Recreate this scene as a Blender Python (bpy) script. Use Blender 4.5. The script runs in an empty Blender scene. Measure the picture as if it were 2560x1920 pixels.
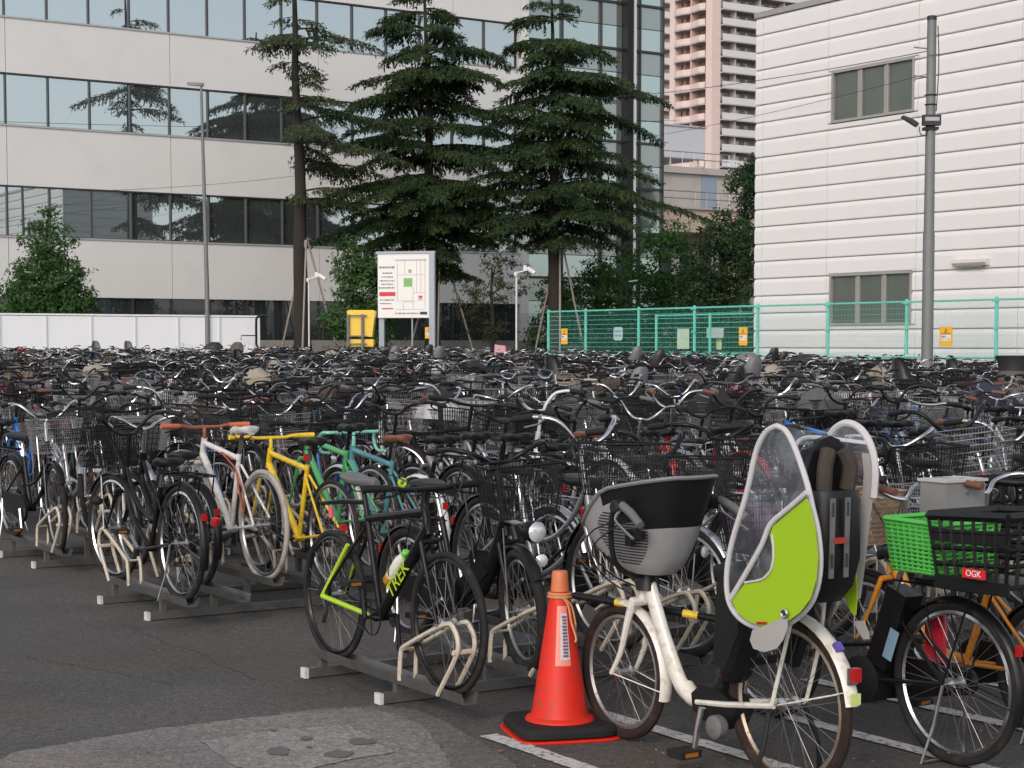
import bpy, math, random
from mathutils import Vector, Matrix, Quaternion
R_ = random.Random(7)
S = bpy.context.scene
COL = S.collection

# ------------------------------------------------------------------ camera, sky, sun, exposure
F, CX, CY, HZ, CAMH = 4400.0, 1280.0, 960.0, 862.0, 1.65
PITCH = math.radians(3.5)
CY = HZ + F * math.tan(PITCH)          # the photograph is a crop: its optical axis lies below the middle
cam_d = bpy.data.cameras.new('camera'); cam = bpy.data.objects.new('camera', cam_d); COL.objects.link(cam)
cam_d.sensor_width = 36.0; cam_d.lens = 36.0 * F / 2560.0
cam_d.shift_y = (CY - 960.0) / 2560.0
cam_d.clip_start = 0.1; cam_d.clip_end = 6000
cam.location = (0, 0, CAMH); cam.rotation_euler = (math.pi / 2 - PITCH, 0, 0)
S.camera = cam

THETA = math.radians(33.2)
A = Vector((-math.sin(THETA), math.cos(THETA), 0)); B = Vector((math.cos(THETA), math.sin(THETA), 0))

SUN_EL = math.radians(30.0)
sun_from = (-B * 0.80 - A * 0.60).normalized()             # the sun stands low, behind the camera to the left
SUN_AZ = math.atan2(sun_from.x, sun_from.y)                # clockwise from +Y
world = bpy.data.worlds.new('World'); S.world = world; world.use_nodes = True
wn = world.node_tree.nodes; wl = world.node_tree.links
bg = wn['Background']; sky = wn.new('ShaderNodeTexSky'); sky.sky_type = 'NISHITA'; sky.sun_disc = False
sky.sun_elevation = SUN_EL; sky.sun_rotation = SUN_AZ
sky.air_density = 1.0; sky.dust_density = 1.5; sky.ozone_density = 1.5
hsv = wn.new('ShaderNodeHueSaturation'); hsv.inputs['Saturation'].default_value = 0.30      # thin evening cloud greys the sky
wl.new(sky.outputs[0], hsv.inputs['Color']); wl.new(hsv.outputs[0], bg.inputs[0]); bg.inputs[1].default_value = 0.15
sun_d = bpy.data.lights.new('sun', 'SUN'); sun_d.energy = 0.75; sun_d.angle = math.radians(14); sun_d.color = (1.0, 0.79, 0.66)
sun = bpy.data.objects.new('sun', sun_d); COL.objects.link(sun)
sd = Vector((sun_from.x * math.cos(SUN_EL), sun_from.y * math.cos(SUN_EL), math.sin(SUN_EL)))
sun.rotation_euler = sd.to_track_quat('Z', 'Y').to_euler()
S.view_settings.view_transform = 'Standard'; S.view_settings.look = 'None'
S.view_settings.gamma = 1; S.view_settings.use_curve_mapping = False
S.view_settings.exposure = 0.55
S.cycles.use_denoising = True
S.cycles.max_bounces = 8; S.cycles.transparent_max_bounces = 12

# ------------------------------------------------------------------ geometry of the place
def W(a, b, z=0.0):
    p = A * a + B * b; return Vector((p.x, p.y, z))
def ray(px, py):
    u = (px - CX) / F; v = (CY - py) / F
    return Vector((u, math.cos(PITCH) + v * math.sin(PITCH), -math.sin(PITCH) + v * math.cos(PITCH)))
def at(px, py, d):
    r = ray(px, py); t = d / r.y; return Vector((r.x * t, d, CAMH + r.z * t))
def on_ground(px, py, z=0.0):
    r = ray(px, py); t = (z - CAMH) / r.z; return Vector((r.x * t, r.y * t, z))
def on_plane(px, py, p0, n):
    r = ray(px, py); o = Vector((0, 0, CAMH)); t = (p0 - o).dot(n) / r.dot(n); return o + r * t
def proj(p):
    q = p - Vector((0, 0, CAMH)); c, s = math.cos(PITCH), math.sin(PITCH)
    dep = q.y * c - q.z * s; up = q.y * s + q.z * c
    return CX + F * q.x / dep, CY - F * up / dep, dep
def b_at(px, a):
    u = (px - CX) / F; return a * (math.sin(THETA) + u * math.cos(THETA)) / (math.cos(THETA) - u * math.sin(THETA))
def a_at(px, b):
    u = (px - CX) / F; return b * (math.cos(THETA) - u * math.sin(THETA)) / (math.sin(THETA) + u * math.cos(THETA))
def gz(a):
    return 0.0081 * min(max(a - 15, 0), 43)
ANG_A = math.atan2(A.y, A.x)     # heading of +A as a rotation about z

# ------------------------------------------------------------------ materials
MATS = {}
def mat(name, col, rough=0.5, metal=0.0, vary=0.12, scale=6.0, bump=0.0, bscale=60.0, spec=0.5, coat=0.0, detail=4.0, trans=0.0, dirt=None, dirt_amt=0.0, obj_space=True):
    if name in MATS: return MATS[name]
    m = bpy.data.materials.new(name); m.use_nodes = True
    nt = m.node_tree; N = nt.nodes; L = nt.links; P = N['Principled BSDF']
    P.inputs['Roughness'].default_value = rough; P.inputs['Metallic'].default_value = metal
    P.inputs['Specular IOR Level'].default_value = spec; P.inputs['Coat Weight'].default_value = coat
    P.inputs['Transmission Weight'].default_value = trans
    tc = N.new('ShaderNodeTexCoord')
    if vary > 0:
        nz = N.new('ShaderNodeTexNoise'); nz.inputs['Scale'].default_value = scale; nz.inputs['Detail'].default_value = detail
        L.new(tc.outputs['Object'], nz.inputs['Vector'])
        mx = N.new('ShaderNodeMix'); mx.data_type = 'RGBA'
        mx.inputs[6].default_value = tuple(c * (1 - vary) for c in col) + (1,)
        mx.inputs[7].default_value = tuple(min(1, c * (1 + vary)) for c in col) + (1,)
        L.new(nz.outputs[0], mx.inputs[0]); out = mx.outputs[2]
        if dirt:
            n2 = N.new('ShaderNodeTexNoise'); n2.inputs['Scale'].default_value = scale * 2.7; n2.inputs['Detail'].default_value = 6
            L.new(tc.outputs['Object'], n2.inputs['Vector'])
            rr = N.new('ShaderNodeMapRange'); rr.inputs[1].default_value = .52; rr.inputs[2].default_value = .75; rr.inputs[4].default_value = dirt_amt
            L.new(n2.outputs[0], rr.inputs[0])
            m2 = N.new('ShaderNodeMix'); m2.data_type = 'RGBA'; m2.inputs[7].default_value = dirt + (1,)
            L.new(rr.outputs[0], m2.inputs[0]); L.new(out, m2.inputs[6]); out = m2.outputs[2]
        L.new(out, P.inputs['Base Color'])
    else:
        P.inputs['Base Color'].default_value = tuple(col) + (1,)
    if bump > 0:
        nb = N.new('ShaderNodeTexNoise'); nb.inputs['Scale'].default_value = bscale; nb.inputs['Detail'].default_value = 3
        L.new(tc.outputs['Object'], nb.inputs['Vector'])
        bp = N.new('ShaderNodeBump'); bp.inputs['Strength'].default_value = bump; bp.inputs['Distance'].default_value = 0.01
        L.new(nb.outputs[0], bp.inputs['Height']); L.new(bp.outputs[0], P.inputs['Normal'])
    MATS[name] = m; return m

def paint(name, col, **k):
    k.setdefault('rough', .32); k.setdefault('coat', .3); k.setdefault('dirt', (.09, .075, .06)); k.setdefault('dirt_amt', .45); k.setdefault('scale', 9)
    return mat('paint_' + name, col, **k)
black = mat('black_paint', (.008, .008, .009), .35, spec=.2, coat=.06, dirt=(.035, .03, .026), dirt_amt=.25)
tyre_m = mat('tyre_rubber', (.015, .014, .014), .8, spec=.3, bump=.3, bscale=200, dirt=(.06, .05, .042), dirt_amt=.5)
brown_tyre = mat('tyre_brown', (.024, .014, .012), .85, spec=.3, bump=.3, bscale=200, dirt=(.06, .042, .034), dirt_amt=.6)
white_tyre = mat('tyre_pale', (.33, .30, .27), .85, dirt=(.16, .13, .11), dirt_amt=.7)
chrome = mat('chrome', (.62, .62, .63), .22, 1.0, dirt=(.25, .2, .17), dirt_amt=.5)
alu = mat('aluminium', (.5, .5, .5), .35, 1.0, dirt=(.22, .17, .14), dirt_amt=.55)
spoke_m = mat('spoke_steel', (.22, .21, .20), .4, .7, vary=.4, scale=20)
dark_metal = mat('dark_metal', (.025, .025, .027), .45, .5, spec=.3)
rubber = mat('black_rubber', (.012, .012, .012), .7, spec=.3)
grip_brown = mat('grip_brown', (.14, .055, .035), .6)
grip_grey = mat('grip_grey', (.12, .12, .12), .7)
sad_black = mat('saddle_black', (.013, .013, .014), .55, spec=.35, bump=.1)
sad_brown = mat('saddle_brown', (.16, .065, .035), .55)
sad_white = mat('saddle_white', (.5, .48, .47), .6, dirt=(.2, .17, .15), dirt_amt=.5)
sad_grey = mat('saddle_grey', (.11, .11, .11), .5)
wire_black = mat('wire_black', (.008, .008, .009), .5, spec=.3)
wire_silver = mat('wire_silver', (.33, .33, .33), .4, .8, dirt=(.2, .14, .1), dirt_amt=.4)
wicker = mat('wicker', (.27, .19, .12), .8, vary=.35, scale=60, bump=.5, bscale=120)
wicker_dark = mat('wicker_dark', (.07, .042, .03), .8, vary=.35, scale=60)
red_lens = mat('red_lens', (.38, .01, .012), .25, coat=.3)
amber_lens = mat('amber_lens', (.28, .10, .015), .3)
clear_lens = mat('clear_lens', (.7, .72, .75), .08, .3, coat=.8)
cable_m = mat('cable_black', (.012, .012, .012), .5, vary=0)

# ------------------------------------------------------------------ mesh builder
class MB:
    def __init__(s, *mats):
        s.v = []; s.f = []; s.m = []; s.mats = list(mats); s.k = 0
    def use(s, m):
        if m not in s.mats: s.mats.append(m)
        s.k = s.mats.index(m); return s
    def face(s, *ix): s.f.append(ix); s.m.append(s.k)
    def quad(s, p, q, r, t):
        n = len(s.v); s.v += [tuple(p), tuple(q), tuple(r), tuple(t)]; s.face(n, n + 1, n + 2, n + 3); return s
    def tri(s, p, q, r):
        n = len(s.v); s.v += [tuple(p), tuple(q), tuple(r)]; s.face(n, n + 1, n + 2); return s
    def box(s, c, d, M=None):
        c = Vector(c); hx, hy, hz = d[0] / 2, d[1] / 2, d[2] / 2; n = len(s.v)
        for sx in (-1, 1):
            for sy in (-1, 1):
                for sz in (-1, 1):
                    p = Vector((sx * hx, sy * hy, sz * hz))
                    if M is not None: p = M @ p
                    s.v.append(tuple(p + c))
        for q in ((0, 1, 3, 2), (4, 6, 7, 5), (0, 4, 5, 1), (2, 3, 7, 6), (0, 2, 6, 4), (1, 5, 7, 3)): s.face(*[n + i for i in q])
        return s
    def span(s, lo, hi):
        return s.box([(lo[i] + hi[i]) / 2 for i in range(3)], [abs(hi[i] - lo[i]) for i in range(3)])
    def tube(s, pts, r, n=6, closed=False, cap=True, sy=1.0):
        P = [Vector(p) for p in pts]; m = len(P)
        rr = r if isinstance(r, (list, tuple)) else [r] * m
        base = len(s.v); up = None
        for i in range(m):
            if closed: t = P[(i + 1) % m] - P[i - 1]
            else: t = P[min(i + 1, m - 1)] - P[max(i - 1, 0)]
            t = t.normalized() if t.length > 1e-9 else Vector((0, 0, 1))
            if up is None:
                up = Vector((0, 0, 1)) if abs(t.z) < .9 else Vector((1, 0, 0))
            up = (up - t * up.dot(t)); up = up.normalized() if up.length > 1e-6 else t.orthogonal().normalized()
            sd_ = t.cross(up)
            for j in range(n):
                an = 2 * math.pi * j / n
                s.v.append(tuple(P[i] + (up * math.cos(an) + sd_ * math.sin(an) * sy) * rr[i]))
        for i in range(m if closed else m - 1):
            i2 = (i + 1) % m
            for j in range(n):
                j2 = (j + 1) % n
                s.face(base + i * n + j, base + i * n + j2, base + i2 * n + j2, base + i2 * n + j)
        if cap and not closed and n > 2:
            s.face(*[base + j for j in range(n)][::-1]); s.face(*[base + (m - 1) * n + j for j in range(n)])
        return s
    def ring(s, c, Rm, r, N=32, n=6, axis='y', flat=1.0, a0=0, a1=None):
        pts = []
        full = a1 is None; a1 = 2 * math.pi if full else a1
        K = N if full else N + 1
        for i in range(K):
            an = a0 + (a1 - a0) * i / N
            if axis == 'y': pts.append((c[0] + Rm * math.cos(an), c[1], c[2] + Rm * math.sin(an)))
            elif axis == 'z': pts.append((c[0] + Rm * math.cos(an), c[1] + Rm * math.sin(an), c[2]))
            else: pts.append((c[0], c[1] + Rm * math.cos(an), c[2] + Rm * math.sin(an)))
        # radial x lateral section
        base = len(s.v)
        lat = {'y': Vector((0, 1, 0)), 'z': Vector((0, 0, 1)), 'x': Vector((1, 0, 0))}[axis]
        C = Vector(c)
        for p in pts:
            p = Vector(p); o = (p - C).normalized()
            for j in range(n):
                an = 2 * math.pi * (j + .5) / n
                s.v.append(tuple(p + o * math.cos(an) * r + lat * math.sin(an) * r * flat))
        for i in range(N):
            i2 = (i + 1) % K
            for j in range(n):
                j2 = (j + 1) % n
                s.face(base + i * n + j, base + i2 * n + j, base + i2 * n + j2, base + i * n + j2)
        return s
    def lathe(s, prof, o=(0, 0, 0), axis='z', n=16, M=None):
        base = len(s.v); o = Vector(o)
        for (r, h) in prof:
            for j in range(n):
                an = 2 * math.pi * j / n; c_, s_ = r * math.cos(an), r * math.sin(an)
                p = Vector((c_, s_, h)) if axis == 'z' else (Vector((c_, h, s_)) if axis == 'y' else Vector((h, c_, s_)))
                if M is not None: p = M @ p
                s.v.append(tuple(p + o))
        for i in range(len(prof) - 1):
            for j in range(n):
                j2 = (j + 1) % n
                s.face(base + i * n + j, base + i * n + j2, base + (i + 1) * n + j2, base + (i + 1) * n + j)
        if prof[0][0] > 1e-5: s.face(*[base + j for j in range(n)][::-1])
        if prof[-1][0] > 1e-5: s.face(*[base + (len(prof) - 1) * n + j for j in range(n)])
        return s
    def loft(s, rings, cap0=True, cap1=True):
        base = len(s.v); n = len(rings[0])
        for r in rings:
            for p in r: s.v.append(tuple(p))
        for i in range(len(rings) - 1):
            for j in range(n):
                j2 = (j + 1) % n
                s.face(base + i * n + j, base + i * n + j2, base + (i + 1) * n + j2, base + (i + 1) * n + j)
        if cap0: s.face(*[base + j for j in range(n)][::-1])
        if cap1: s.face(*[base + (len(rings) - 1) * n + j for j in range(n)])
        return s
    def grid(s, rows):
        base = len(s.v); n = len(rows[0])
        for r in rows:
            for p in r: s.v.append(tuple(p))
        for i in range(len(rows) - 1):
            for j in range(n - 1):
                s.face(base + i * n + j, base + i * n + j + 1, base + (i + 1) * n + j + 1, base + (i + 1) * n + j)
        return s
    def prism(s, outline, off):
        """outline: 3D points of a flat polygon; off: thickness vector"""
        base = len(s.v); n = len(outline); off = Vector(off)
        for p in outline: s.v.append(tuple(p))
        for p in outline: s.v.append(tuple(Vector(p) + off))
        s.face(*[base + i for i in range(n)]); s.face(*[base + n + i for i in range(n)][::-1])
        for i in range(n):
            j = (i + 1) % n; s.face(base + i, base + n + i, base + n + j, base + j)
        return s
    def mesh(s, name, smooth=True, auto=40):
        me = bpy.data.meshes.new(name); me.from_pydata(s.v, [], s.f)
        for m in s.mats: me.materials.append(m)
        if len(s.mats) > 1: me.polygons.foreach_set('material_index', s.m)
        if smooth:
            me.polygons.foreach_set('use_smooth', [True] * len(s.f))
            me.set_sharp_from_angle(angle=math.radians(auto))
        me.update(); return me
    def build(s, name, parent=None, **k):
        o = bpy.data.objects.new(name, s.mesh(name, **k)); COL.objects.link(o)
        if parent: o.parent = parent
        return o

def obj(name, me, parent=None, loc=None, rz=None):
    o = bpy.data.objects.new(name, me); COL.objects.link(o)
    if parent: o.parent = parent
    if loc is not None: o.location = loc
    if rz is not None: o.rotation_euler.z = rz
    return o
def tag(o, label=None, cat=None, group=None, kind=None):
    if label: o['label'] = label
    if cat: o['category'] = cat
    if group: o['group'] = group
    if kind: o['kind'] = kind
    return o
def thing(name, loc, label, cat, group=None, rz=0.0):
    o = bpy.data.objects.new(name, None); COL.objects.link(o); o.location = loc; o.rotation_euler.z = rz
    o.empty_display_size = .2
    return tag(o, label, cat, group)
def text_mesh(name, txt, size, m, ext=0.001):
    cu = bpy.data.curves.new(name, 'FONT'); cu.body = txt; cu.size = size; cu.extrude = ext; cu.resolution_u = 3
    cu.align_x = 'CENTER'; cu.align_y = 'CENTER'
    o = bpy.data.objects.new(name, cu); COL.objects.link(o)
    dg = bpy.context.evaluated_depsgraph_get(); me = bpy.data.meshes.new_from_object(o.evaluated_get(dg))
    bpy.data.objects.remove(o); bpy.data.curves.remove(cu); me.materials.clear(); me.materials.append(m); me.name = name
    return me
# ------------------------------------------------------------------ ground
def ground_material(name='asphalt', gain=1.0, warm=1.0):
    m = bpy.data.materials.new(name); m.use_nodes = True; nt = m.node_tree; N = nt.nodes; L = nt.links; P = N['Principled BSDF']
    tc = N.new('ShaderNodeTexCoord')
    def noise(sc, det=5, rough=.55):
        n = N.new('ShaderNodeTexNoise'); n.inputs['Scale'].default_value = sc; n.inputs['Detail'].default_value = det; n.inputs['Roughness'].default_value = rough
        L.new(tc.outputs['Object'], n.inputs['Vector']); return n.outputs[0]
    def mix(f, c1, c2):
        x = N.new('ShaderNodeMix'); x.data_type = 'RGBA'
        for i, c in ((6, c1), (7, c2)):
            if isinstance(c, tuple): x.inputs[i].default_value = tuple(v * gain for v in c) + (1,)
            else: L.new(c, x.inputs[i])
        L.new(f, x.inputs[0]); return x.outputs[2]
    def rng(f, a, b, c=0., d=1.):
        x = N.new('ShaderNodeMapRange'); x.inputs[1].default_value = a; x.inputs[2].default_value = b; x.inputs[3].default_value = c; x.inputs[4].default_value = d
        L.new(f, x.inputs[0]); return x.outputs[0]
    c = mix(rng(noise(.5, 6), .35, .65), (.086, .083, .080), (.146, .136, .125))
    c = mix(rng(noise(.42, 6, .62), .47, .60, 0, .7), c, (.120, .093, .072))
    c = mix(rng(noise(.8, 8, .7), .56, .66, 0, .55), c, (.045, .044, .045))
    c = mix(rng(noise(26, 4, .8), .42, .60, 0, .6), c, (.040, .038, .037))
    c = mix(rng(noise(2.2, 8, .7), .55, .72, 0, .55), c, (.045, .04, .037))
    c = mix(rng(noise(75, 2), .45, .60, 0, .6), c, (.040, .038, .037))
    v = N.new('ShaderNodeTexVoronoi'); v.inputs['Scale'].default_value = 70; L.new(tc.outputs['Object'], v.inputs['Vector'])
    c = mix(rng(v.outputs['Distance'], .0, .28, .9, 0), c, (.17, .16, .15))
    v3 = N.new('ShaderNodeTexVoronoi'); v3.inputs['Scale'].default_value = 11; L.new(tc.outputs['Object'], v3.inputs['Vector'])
    c = mix(rng(v3.outputs['Distance'], .04, .07, .6, 0), c, (.26, .24, .22))
    L.new(c, P.inputs['Base Color']); P.inputs['Roughness'].default_value = .85; P.inputs['Specular IOR Level'].default_value = .3
    bp = N.new('ShaderNodeBump'); bp.inputs['Strength'].default_value = .6; bp.inputs['Distance'].default_value = .006
    L.new(noise(140, 3), bp.inputs['Height']); L.new(bp.outputs[0], P.inputs['Normal'])
    return m
g = MB(ground_material())
avals = [-2500, -40, 0, 15, 58, 90, 3000]
g.grid([[W(a, b, gz(a)) for b in (-2500, -40, 0, 60, 120, 3000)] for a in avals])
tag(g.build('ground', smooth=False), 'grey brown asphalt of the bicycle parking', kind='structure')

concrete_old = ground_material('old_concrete', 2.15)
concrete_light = ground_material('light_concrete', 2.75)
pit_m = mat('worn_pit', (.115, .108, .102), .9, vary=.25, scale=40)
def sheet(name, pts, z, m, label):
    P = [on_ground(x, y, z) for x, y in pts]
    cc = sum(P, Vector()) / len(P)
    mb = MB(m)
    # thicken the outline with small irregularities so that the edge is not ruled
    out = []
    for i, p in enumerate(P):
        q = P[(i + 1) % len(P)]; k = max(2, int((q - p).length / .05)); k = min(k, 40)
        for j in range(k):
            t = p.lerp(q, j / k); out.append(t + Vector((R_.uniform(-.008, .008), R_.uniform(-.01, .01), 0)))
    base = len(mb.v); mb.v += [tuple(p) for p in out]; mb.face(*range(len(out)))
    o = mb.build(name, smooth=False); tag(o, label, kind='structure'); return o
worn_mid = ground_material('worn_asphalt', 1.5)
sheet('worn_pavement', [(700, 1779), (860, 1768), (960, 1764), (1040, 1774), (1110, 1800), (1170, 1838), (1260, 1890), (1370, 1990), (600, 1990)], .0035, worn_mid, 'greyish worn zone between the pale patch and the white bay line')
sheet('pavement', [(-300, 1925), (0, 1898), (30, 1882), (180, 1855), (400, 1820), (620, 1795), (790, 1776), (900, 1771), (985, 1783), (1050, 1812), (1090, 1850), (1120, 1900), (1170, 1990), (-300, 1990)], .0065, concrete_old,
      'pale worn asphalt patch with a curved edge in the front left corner')
sheet('repair_patch', [(500, 1853), (700, 1823), (868, 1811), (920, 1840), (985, 1880), (860, 1900), (720, 1935), (590, 1915)], .010, concrete_light, 'square lighter concrete repair in the pale patch')
pits = [(695, 1877, 30, 11), (765, 1845, 17, 5), (772, 1867, 9, 3), (905, 1852, 36, 8), (845, 1884, 38, 9), (683, 1825, 12, 2)]
pb = MB(pit_m)
for (x, y, rx, ry) in pits:
    ring_ = []
    for j in range(18):
        an = 2 * math.pi * j / 18; k = R_.uniform(.8, 1.12)
        ring_.append(on_ground(x + rx * k * math.cos(an), y + ry * k * math.sin(an), .0135))
    n = len(pb.v); pb.v += [tuple(p) for p in ring_]; pb.face(*range(n, n + 18))
tag(pb.build('worn_pits', smooth=False), 'dark worn hollows in the repair patch', kind='structure')

def line_paint():
    m = bpy.data.materials.new('line_paint'); m.use_nodes = True; nt = m.node_tree; N = nt.nodes; L = nt.links; P = N['Principled BSDF']
    tc = N.new('ShaderNodeTexCoord'); n = N.new('ShaderNodeTexNoise'); n.inputs['Scale'].default_value = 28; n.inputs['Detail'].default_value = 8; n.inputs['Roughness'].default_value = .75
    L.new(tc.outputs['Object'], n.inputs['Vector'])
    r = N.new('ShaderNodeMapRange'); r.inputs[1].default_value = .52; r.inputs[2].default_value = .6; L.new(n.outputs[0], r.inputs[0])
    x = N.new('ShaderNodeMix'); x.data_type = 'RGBA'; x.inputs[6].default_value = (.5, .49, .47, 1); x.inputs[7].default_value = (.09, .085, .08, 1)
    L.new(r.outputs[0], x.inputs[0]); L.new(x.outputs[2], P.inputs['Base Color']); P.inputs['Roughness'].default_value = .8
    return m
lp = line_paint()
for i, (b, a1) in enumerate(((3.94, 6.2), (4.6, 6.32), (5.25, 6.35), (5.93, 6.4), (6.6, 6.4), (7.27, 6.4))):
    mb = MB(lp); w = .045
    k = 60; L1, L2 = [], []
    for j in range(k + 1):
        a = 3.2 + (a1 - 3.2) * j / k
        L1.append(W(a, b - w + R_.uniform(-.004, .004), .007)); L2.append(W(a, b + w + R_.uniform(-.004, .004), .007))
    mb.grid([L1, L2])
    tag(mb.build('parking_line', smooth=False), 'worn white painted bay line', kind='structure')

# ------------------------------------------------------------------ bicycle parts
# bike space: x forward, y left, z up, origin on the ground midway between the wheels
STEER_P = Vector((.395, 0, .62)); STEER_AX = Vector((-.262, 0, .965)).normalized()
MESH = {}
def cached(key, fn):
    if key not in MESH: MESH[key] = fn()
    return MESH[key]
def sm(pts, k=3):
    """smooth a polyline (Catmull-Rom)"""
    P = [Vector(p) for p in pts]; out = []
    for i in range(len(P) - 1):
        p0 = P[max(i - 1, 0)]; p1 = P[i]; p2 = P[i + 1]; p3 = P[min(i + 2, len(P) - 1)]
        for j in range(k):
            t = j / k
            out.append(.5 * ((2 * p1) + (p2 - p0) * t + (2 * p0 - 5 * p1 + 4 * p2 - p3) * t * t + (3 * p1 - p0 - 3 * p2 + p3) * t ** 3))
    out.append(P[-1]); return out

def wheel_mbs(lod, c, r, w=.019, tyre=None, rimm=None, spk=None):
    tyre = tyre or tyre_m; rimm = rimm or alu; spk = spk or spoke_m
    c = Vector(c)
    if lod == 1:
        ty = MB(tyre).ring(c, r - w, w, 44, 8); rm = MB(rimm).ring(c, r - 2 * w - .008, .011, 44, 5, flat=.9)
        sp = MB(spk)
        ns = 32; rr = r - 2 * w - .012
        for i in range(ns):
            an = 2 * math.pi * i / ns; sd_ = 1 if i % 2 else -1; cross = (.55 if (i // 2) % 2 else -.55)
            p = c + Vector((math.cos(an) * rr, sd_ * .006, math.sin(an) * rr)); q = c + Vector((math.cos(an + cross * 1.6) * .024, sd_ * .032, math.sin(an + cross * 1.6) * .024))
            sp.tube([p, q], .0012, 3, cap=False)
        sp.use(alu).lathe([(.006, -.07), (.006, -.045), (.026, -.036), (.026, -.03), (.013, -.024), (.013, .024), (.026, .03), (.026, .036), (.006, .045), (.006, .07)], c, 'y', 10)
        return sp, ty, rm
    if lod == 2:
        mb = MB(tyre); mb.ring(c, r - w, w, 26, 4); mb.use(rimm).ring(c, r - 2 * w - .008, .012, 26, 3)
        mb.use(spk)
        for i in range(16):
            an = 2 * math.pi * i / 16; sd_ = 1 if i % 2 else -1; rr = r - 2 * w
            mb.tube([c + Vector((math.cos(an) * rr, 0, math.sin(an) * rr)), c + Vector((0, sd_ * .03, 0))], .0022, 3, cap=False)
        mb.use(alu).tube([c - Vector((0, .06, 0)), c + Vector((0, .06, 0))], .015, 4)
        return mb
    mb = MB(tyre); mb.ring(c, r - w, w, 14, 3); mb.use(rimm).ring(c, r - 2 * w - .006, .012, 14, 3)
    return mb

def geo(kind, r):
    g_ = dict(rh=Vector((-.53, 0, r)), fh=Vector((.55, 0, r)), bb=Vector((-.06, 0, .275)))
    if kind in ('city', 'mini'):
        g_.update(st=Vector((-.205, 0, .66)), ht=Vector((.345, 0, .80)), hb=Vector((.395, 0, .62)), sad=Vector((-.25, 0, .80)), bar=Vector((.312, 0, .955)))
    else:
        g_.update(st=Vector((-.19, 0, .755)), ht=Vector((.348, 0, .83)), hb=Vector((.385, 0, .70)), sad=Vector((-.23, 0, .895)), bar=Vector((.35, 0, .90)))
    return g_
NS = {1: 8, 2: 5, 3: 3}
def frame_mb(kind, r, lod, m, style=0):
    g_ = geo(kind, r); n = NS[lod]; mb = MB(m); k = {1: 4, 2: 2, 3: 1}[lod]
    bb, st, ht, hb, rh = g_['bb'], g_['st'], g_['ht'], g_['hb'], g_['rh']
    mb.tube([ht, hb], .021, n)
    if kind == 'city':
        if style == 0:
            mb.tube(sm([hb + Vector((-.01, 0, .04)), (.29, 0, .50), (.12, 0, .36), bb], k), .016, n)
            mb.tube(sm([ht + Vector((.01, 0, -.05)), (.24, 0, .60), (.08, 0, .49), (-.12, 0, .45)], k), .013, n)
        else:
            mb.tube(sm([hb + Vector((-.01, 0, .06)), (.27, 0, .52), (.10, 0, .33), bb], k), .023, n)
            mb.tube([(.16, 0, .38), (-.10, 0, .42)], .010, n)
    elif kind == 'mini':
        mb.tube(sm([hb + Vector((-.01, 0, .08)), (.27, 0, .48), (.14, 0, .31), bb], k), .032, n)
    else:
        mb.tube([ht + Vector((.008, 0, -.03)), st + Vector((.01, 0, -.03))], .0185, n)
        mb.tube([hb + Vector((-.005, 0, .03)), bb], .0225 if kind != 'sport' else .026, n)
    mb.tube([bb, st], .016, n)
    for s_ in (1, -1):
        mb.tube([bb + Vector((-.02, s_ * .03, 0)), rh + Vector((0, s_ * .065, 0))], .0095, n)
        mb.tube([st + Vector((.01, s_ * .015, -.07)), rh + Vector((0, s_ * .065, 0))], .008, n)
    if lod < 3: mb.tube([bb - Vector((0, .035, 0)), bb + Vector((0, .035, 0))], .024, n)
    return mb
def fork_mb(kind, r, lod, m):
    g_ = geo(kind, r); n = NS[lod]; mb = MB(m); hb, fh = g_['hb'], g_['fh']
    cr = hb + Vector((.012, 0, -.03)); top = max(r * 2 + .03, .0)
    for s_ in (1, -1):
        mb.tube(sm([cr + Vector((0, s_ * .048, 0)), cr.lerp(fh, .55) + Vector((-.006, s_ * .052, 0)), fh + Vector((0, s_ * .055, 0))], 2 if lod < 3 else 1), [.013] * 2 + [.008] * (3 if lod < 3 else 1) , n)
    mb.tube([cr - Vector((0, .05, 0)), cr + Vector((0, .05, 0))], .014, n)
    return mb
def fender_mb(c, r, a0, a1, lod, m, stays=True, w=.026):
    mb = MB(m); N_ = {1: 18, 2: 9, 3: 5}[lod]; rr = r + .016; rows = []
    prof = [(-w, -.012), (-w * .7, 0), (0, .006), (w * .7, 0), (w, -.012)] if lod < 3 else [(-w, -.004), (w, -.004)]
    for i in range(N_ + 1):
        an = a0 + (a1 - a0) * i / N_
        rows.append([(c[0] + (rr + dz) * math.cos(an), c[1] + y, c[2] + (rr + dz) * math.sin(an)) for y, dz in prof])
    mb.grid(rows)
    if lod < 3:
        mb.grid([[(p[0] * .9985 + c[0] * .0015, p[1], p[2] * .9985 + c[2] * .0015) for p in rw] for rw in rows][::-1])
    if stays and lod < 3:
        for s_ in (1, -1):
            mb.tube([(c[0], c[1] + s_ * .06, c[2]), rows[-2][0 if s_ < 0 else -1]], .0025, 3)
    return mb
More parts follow.
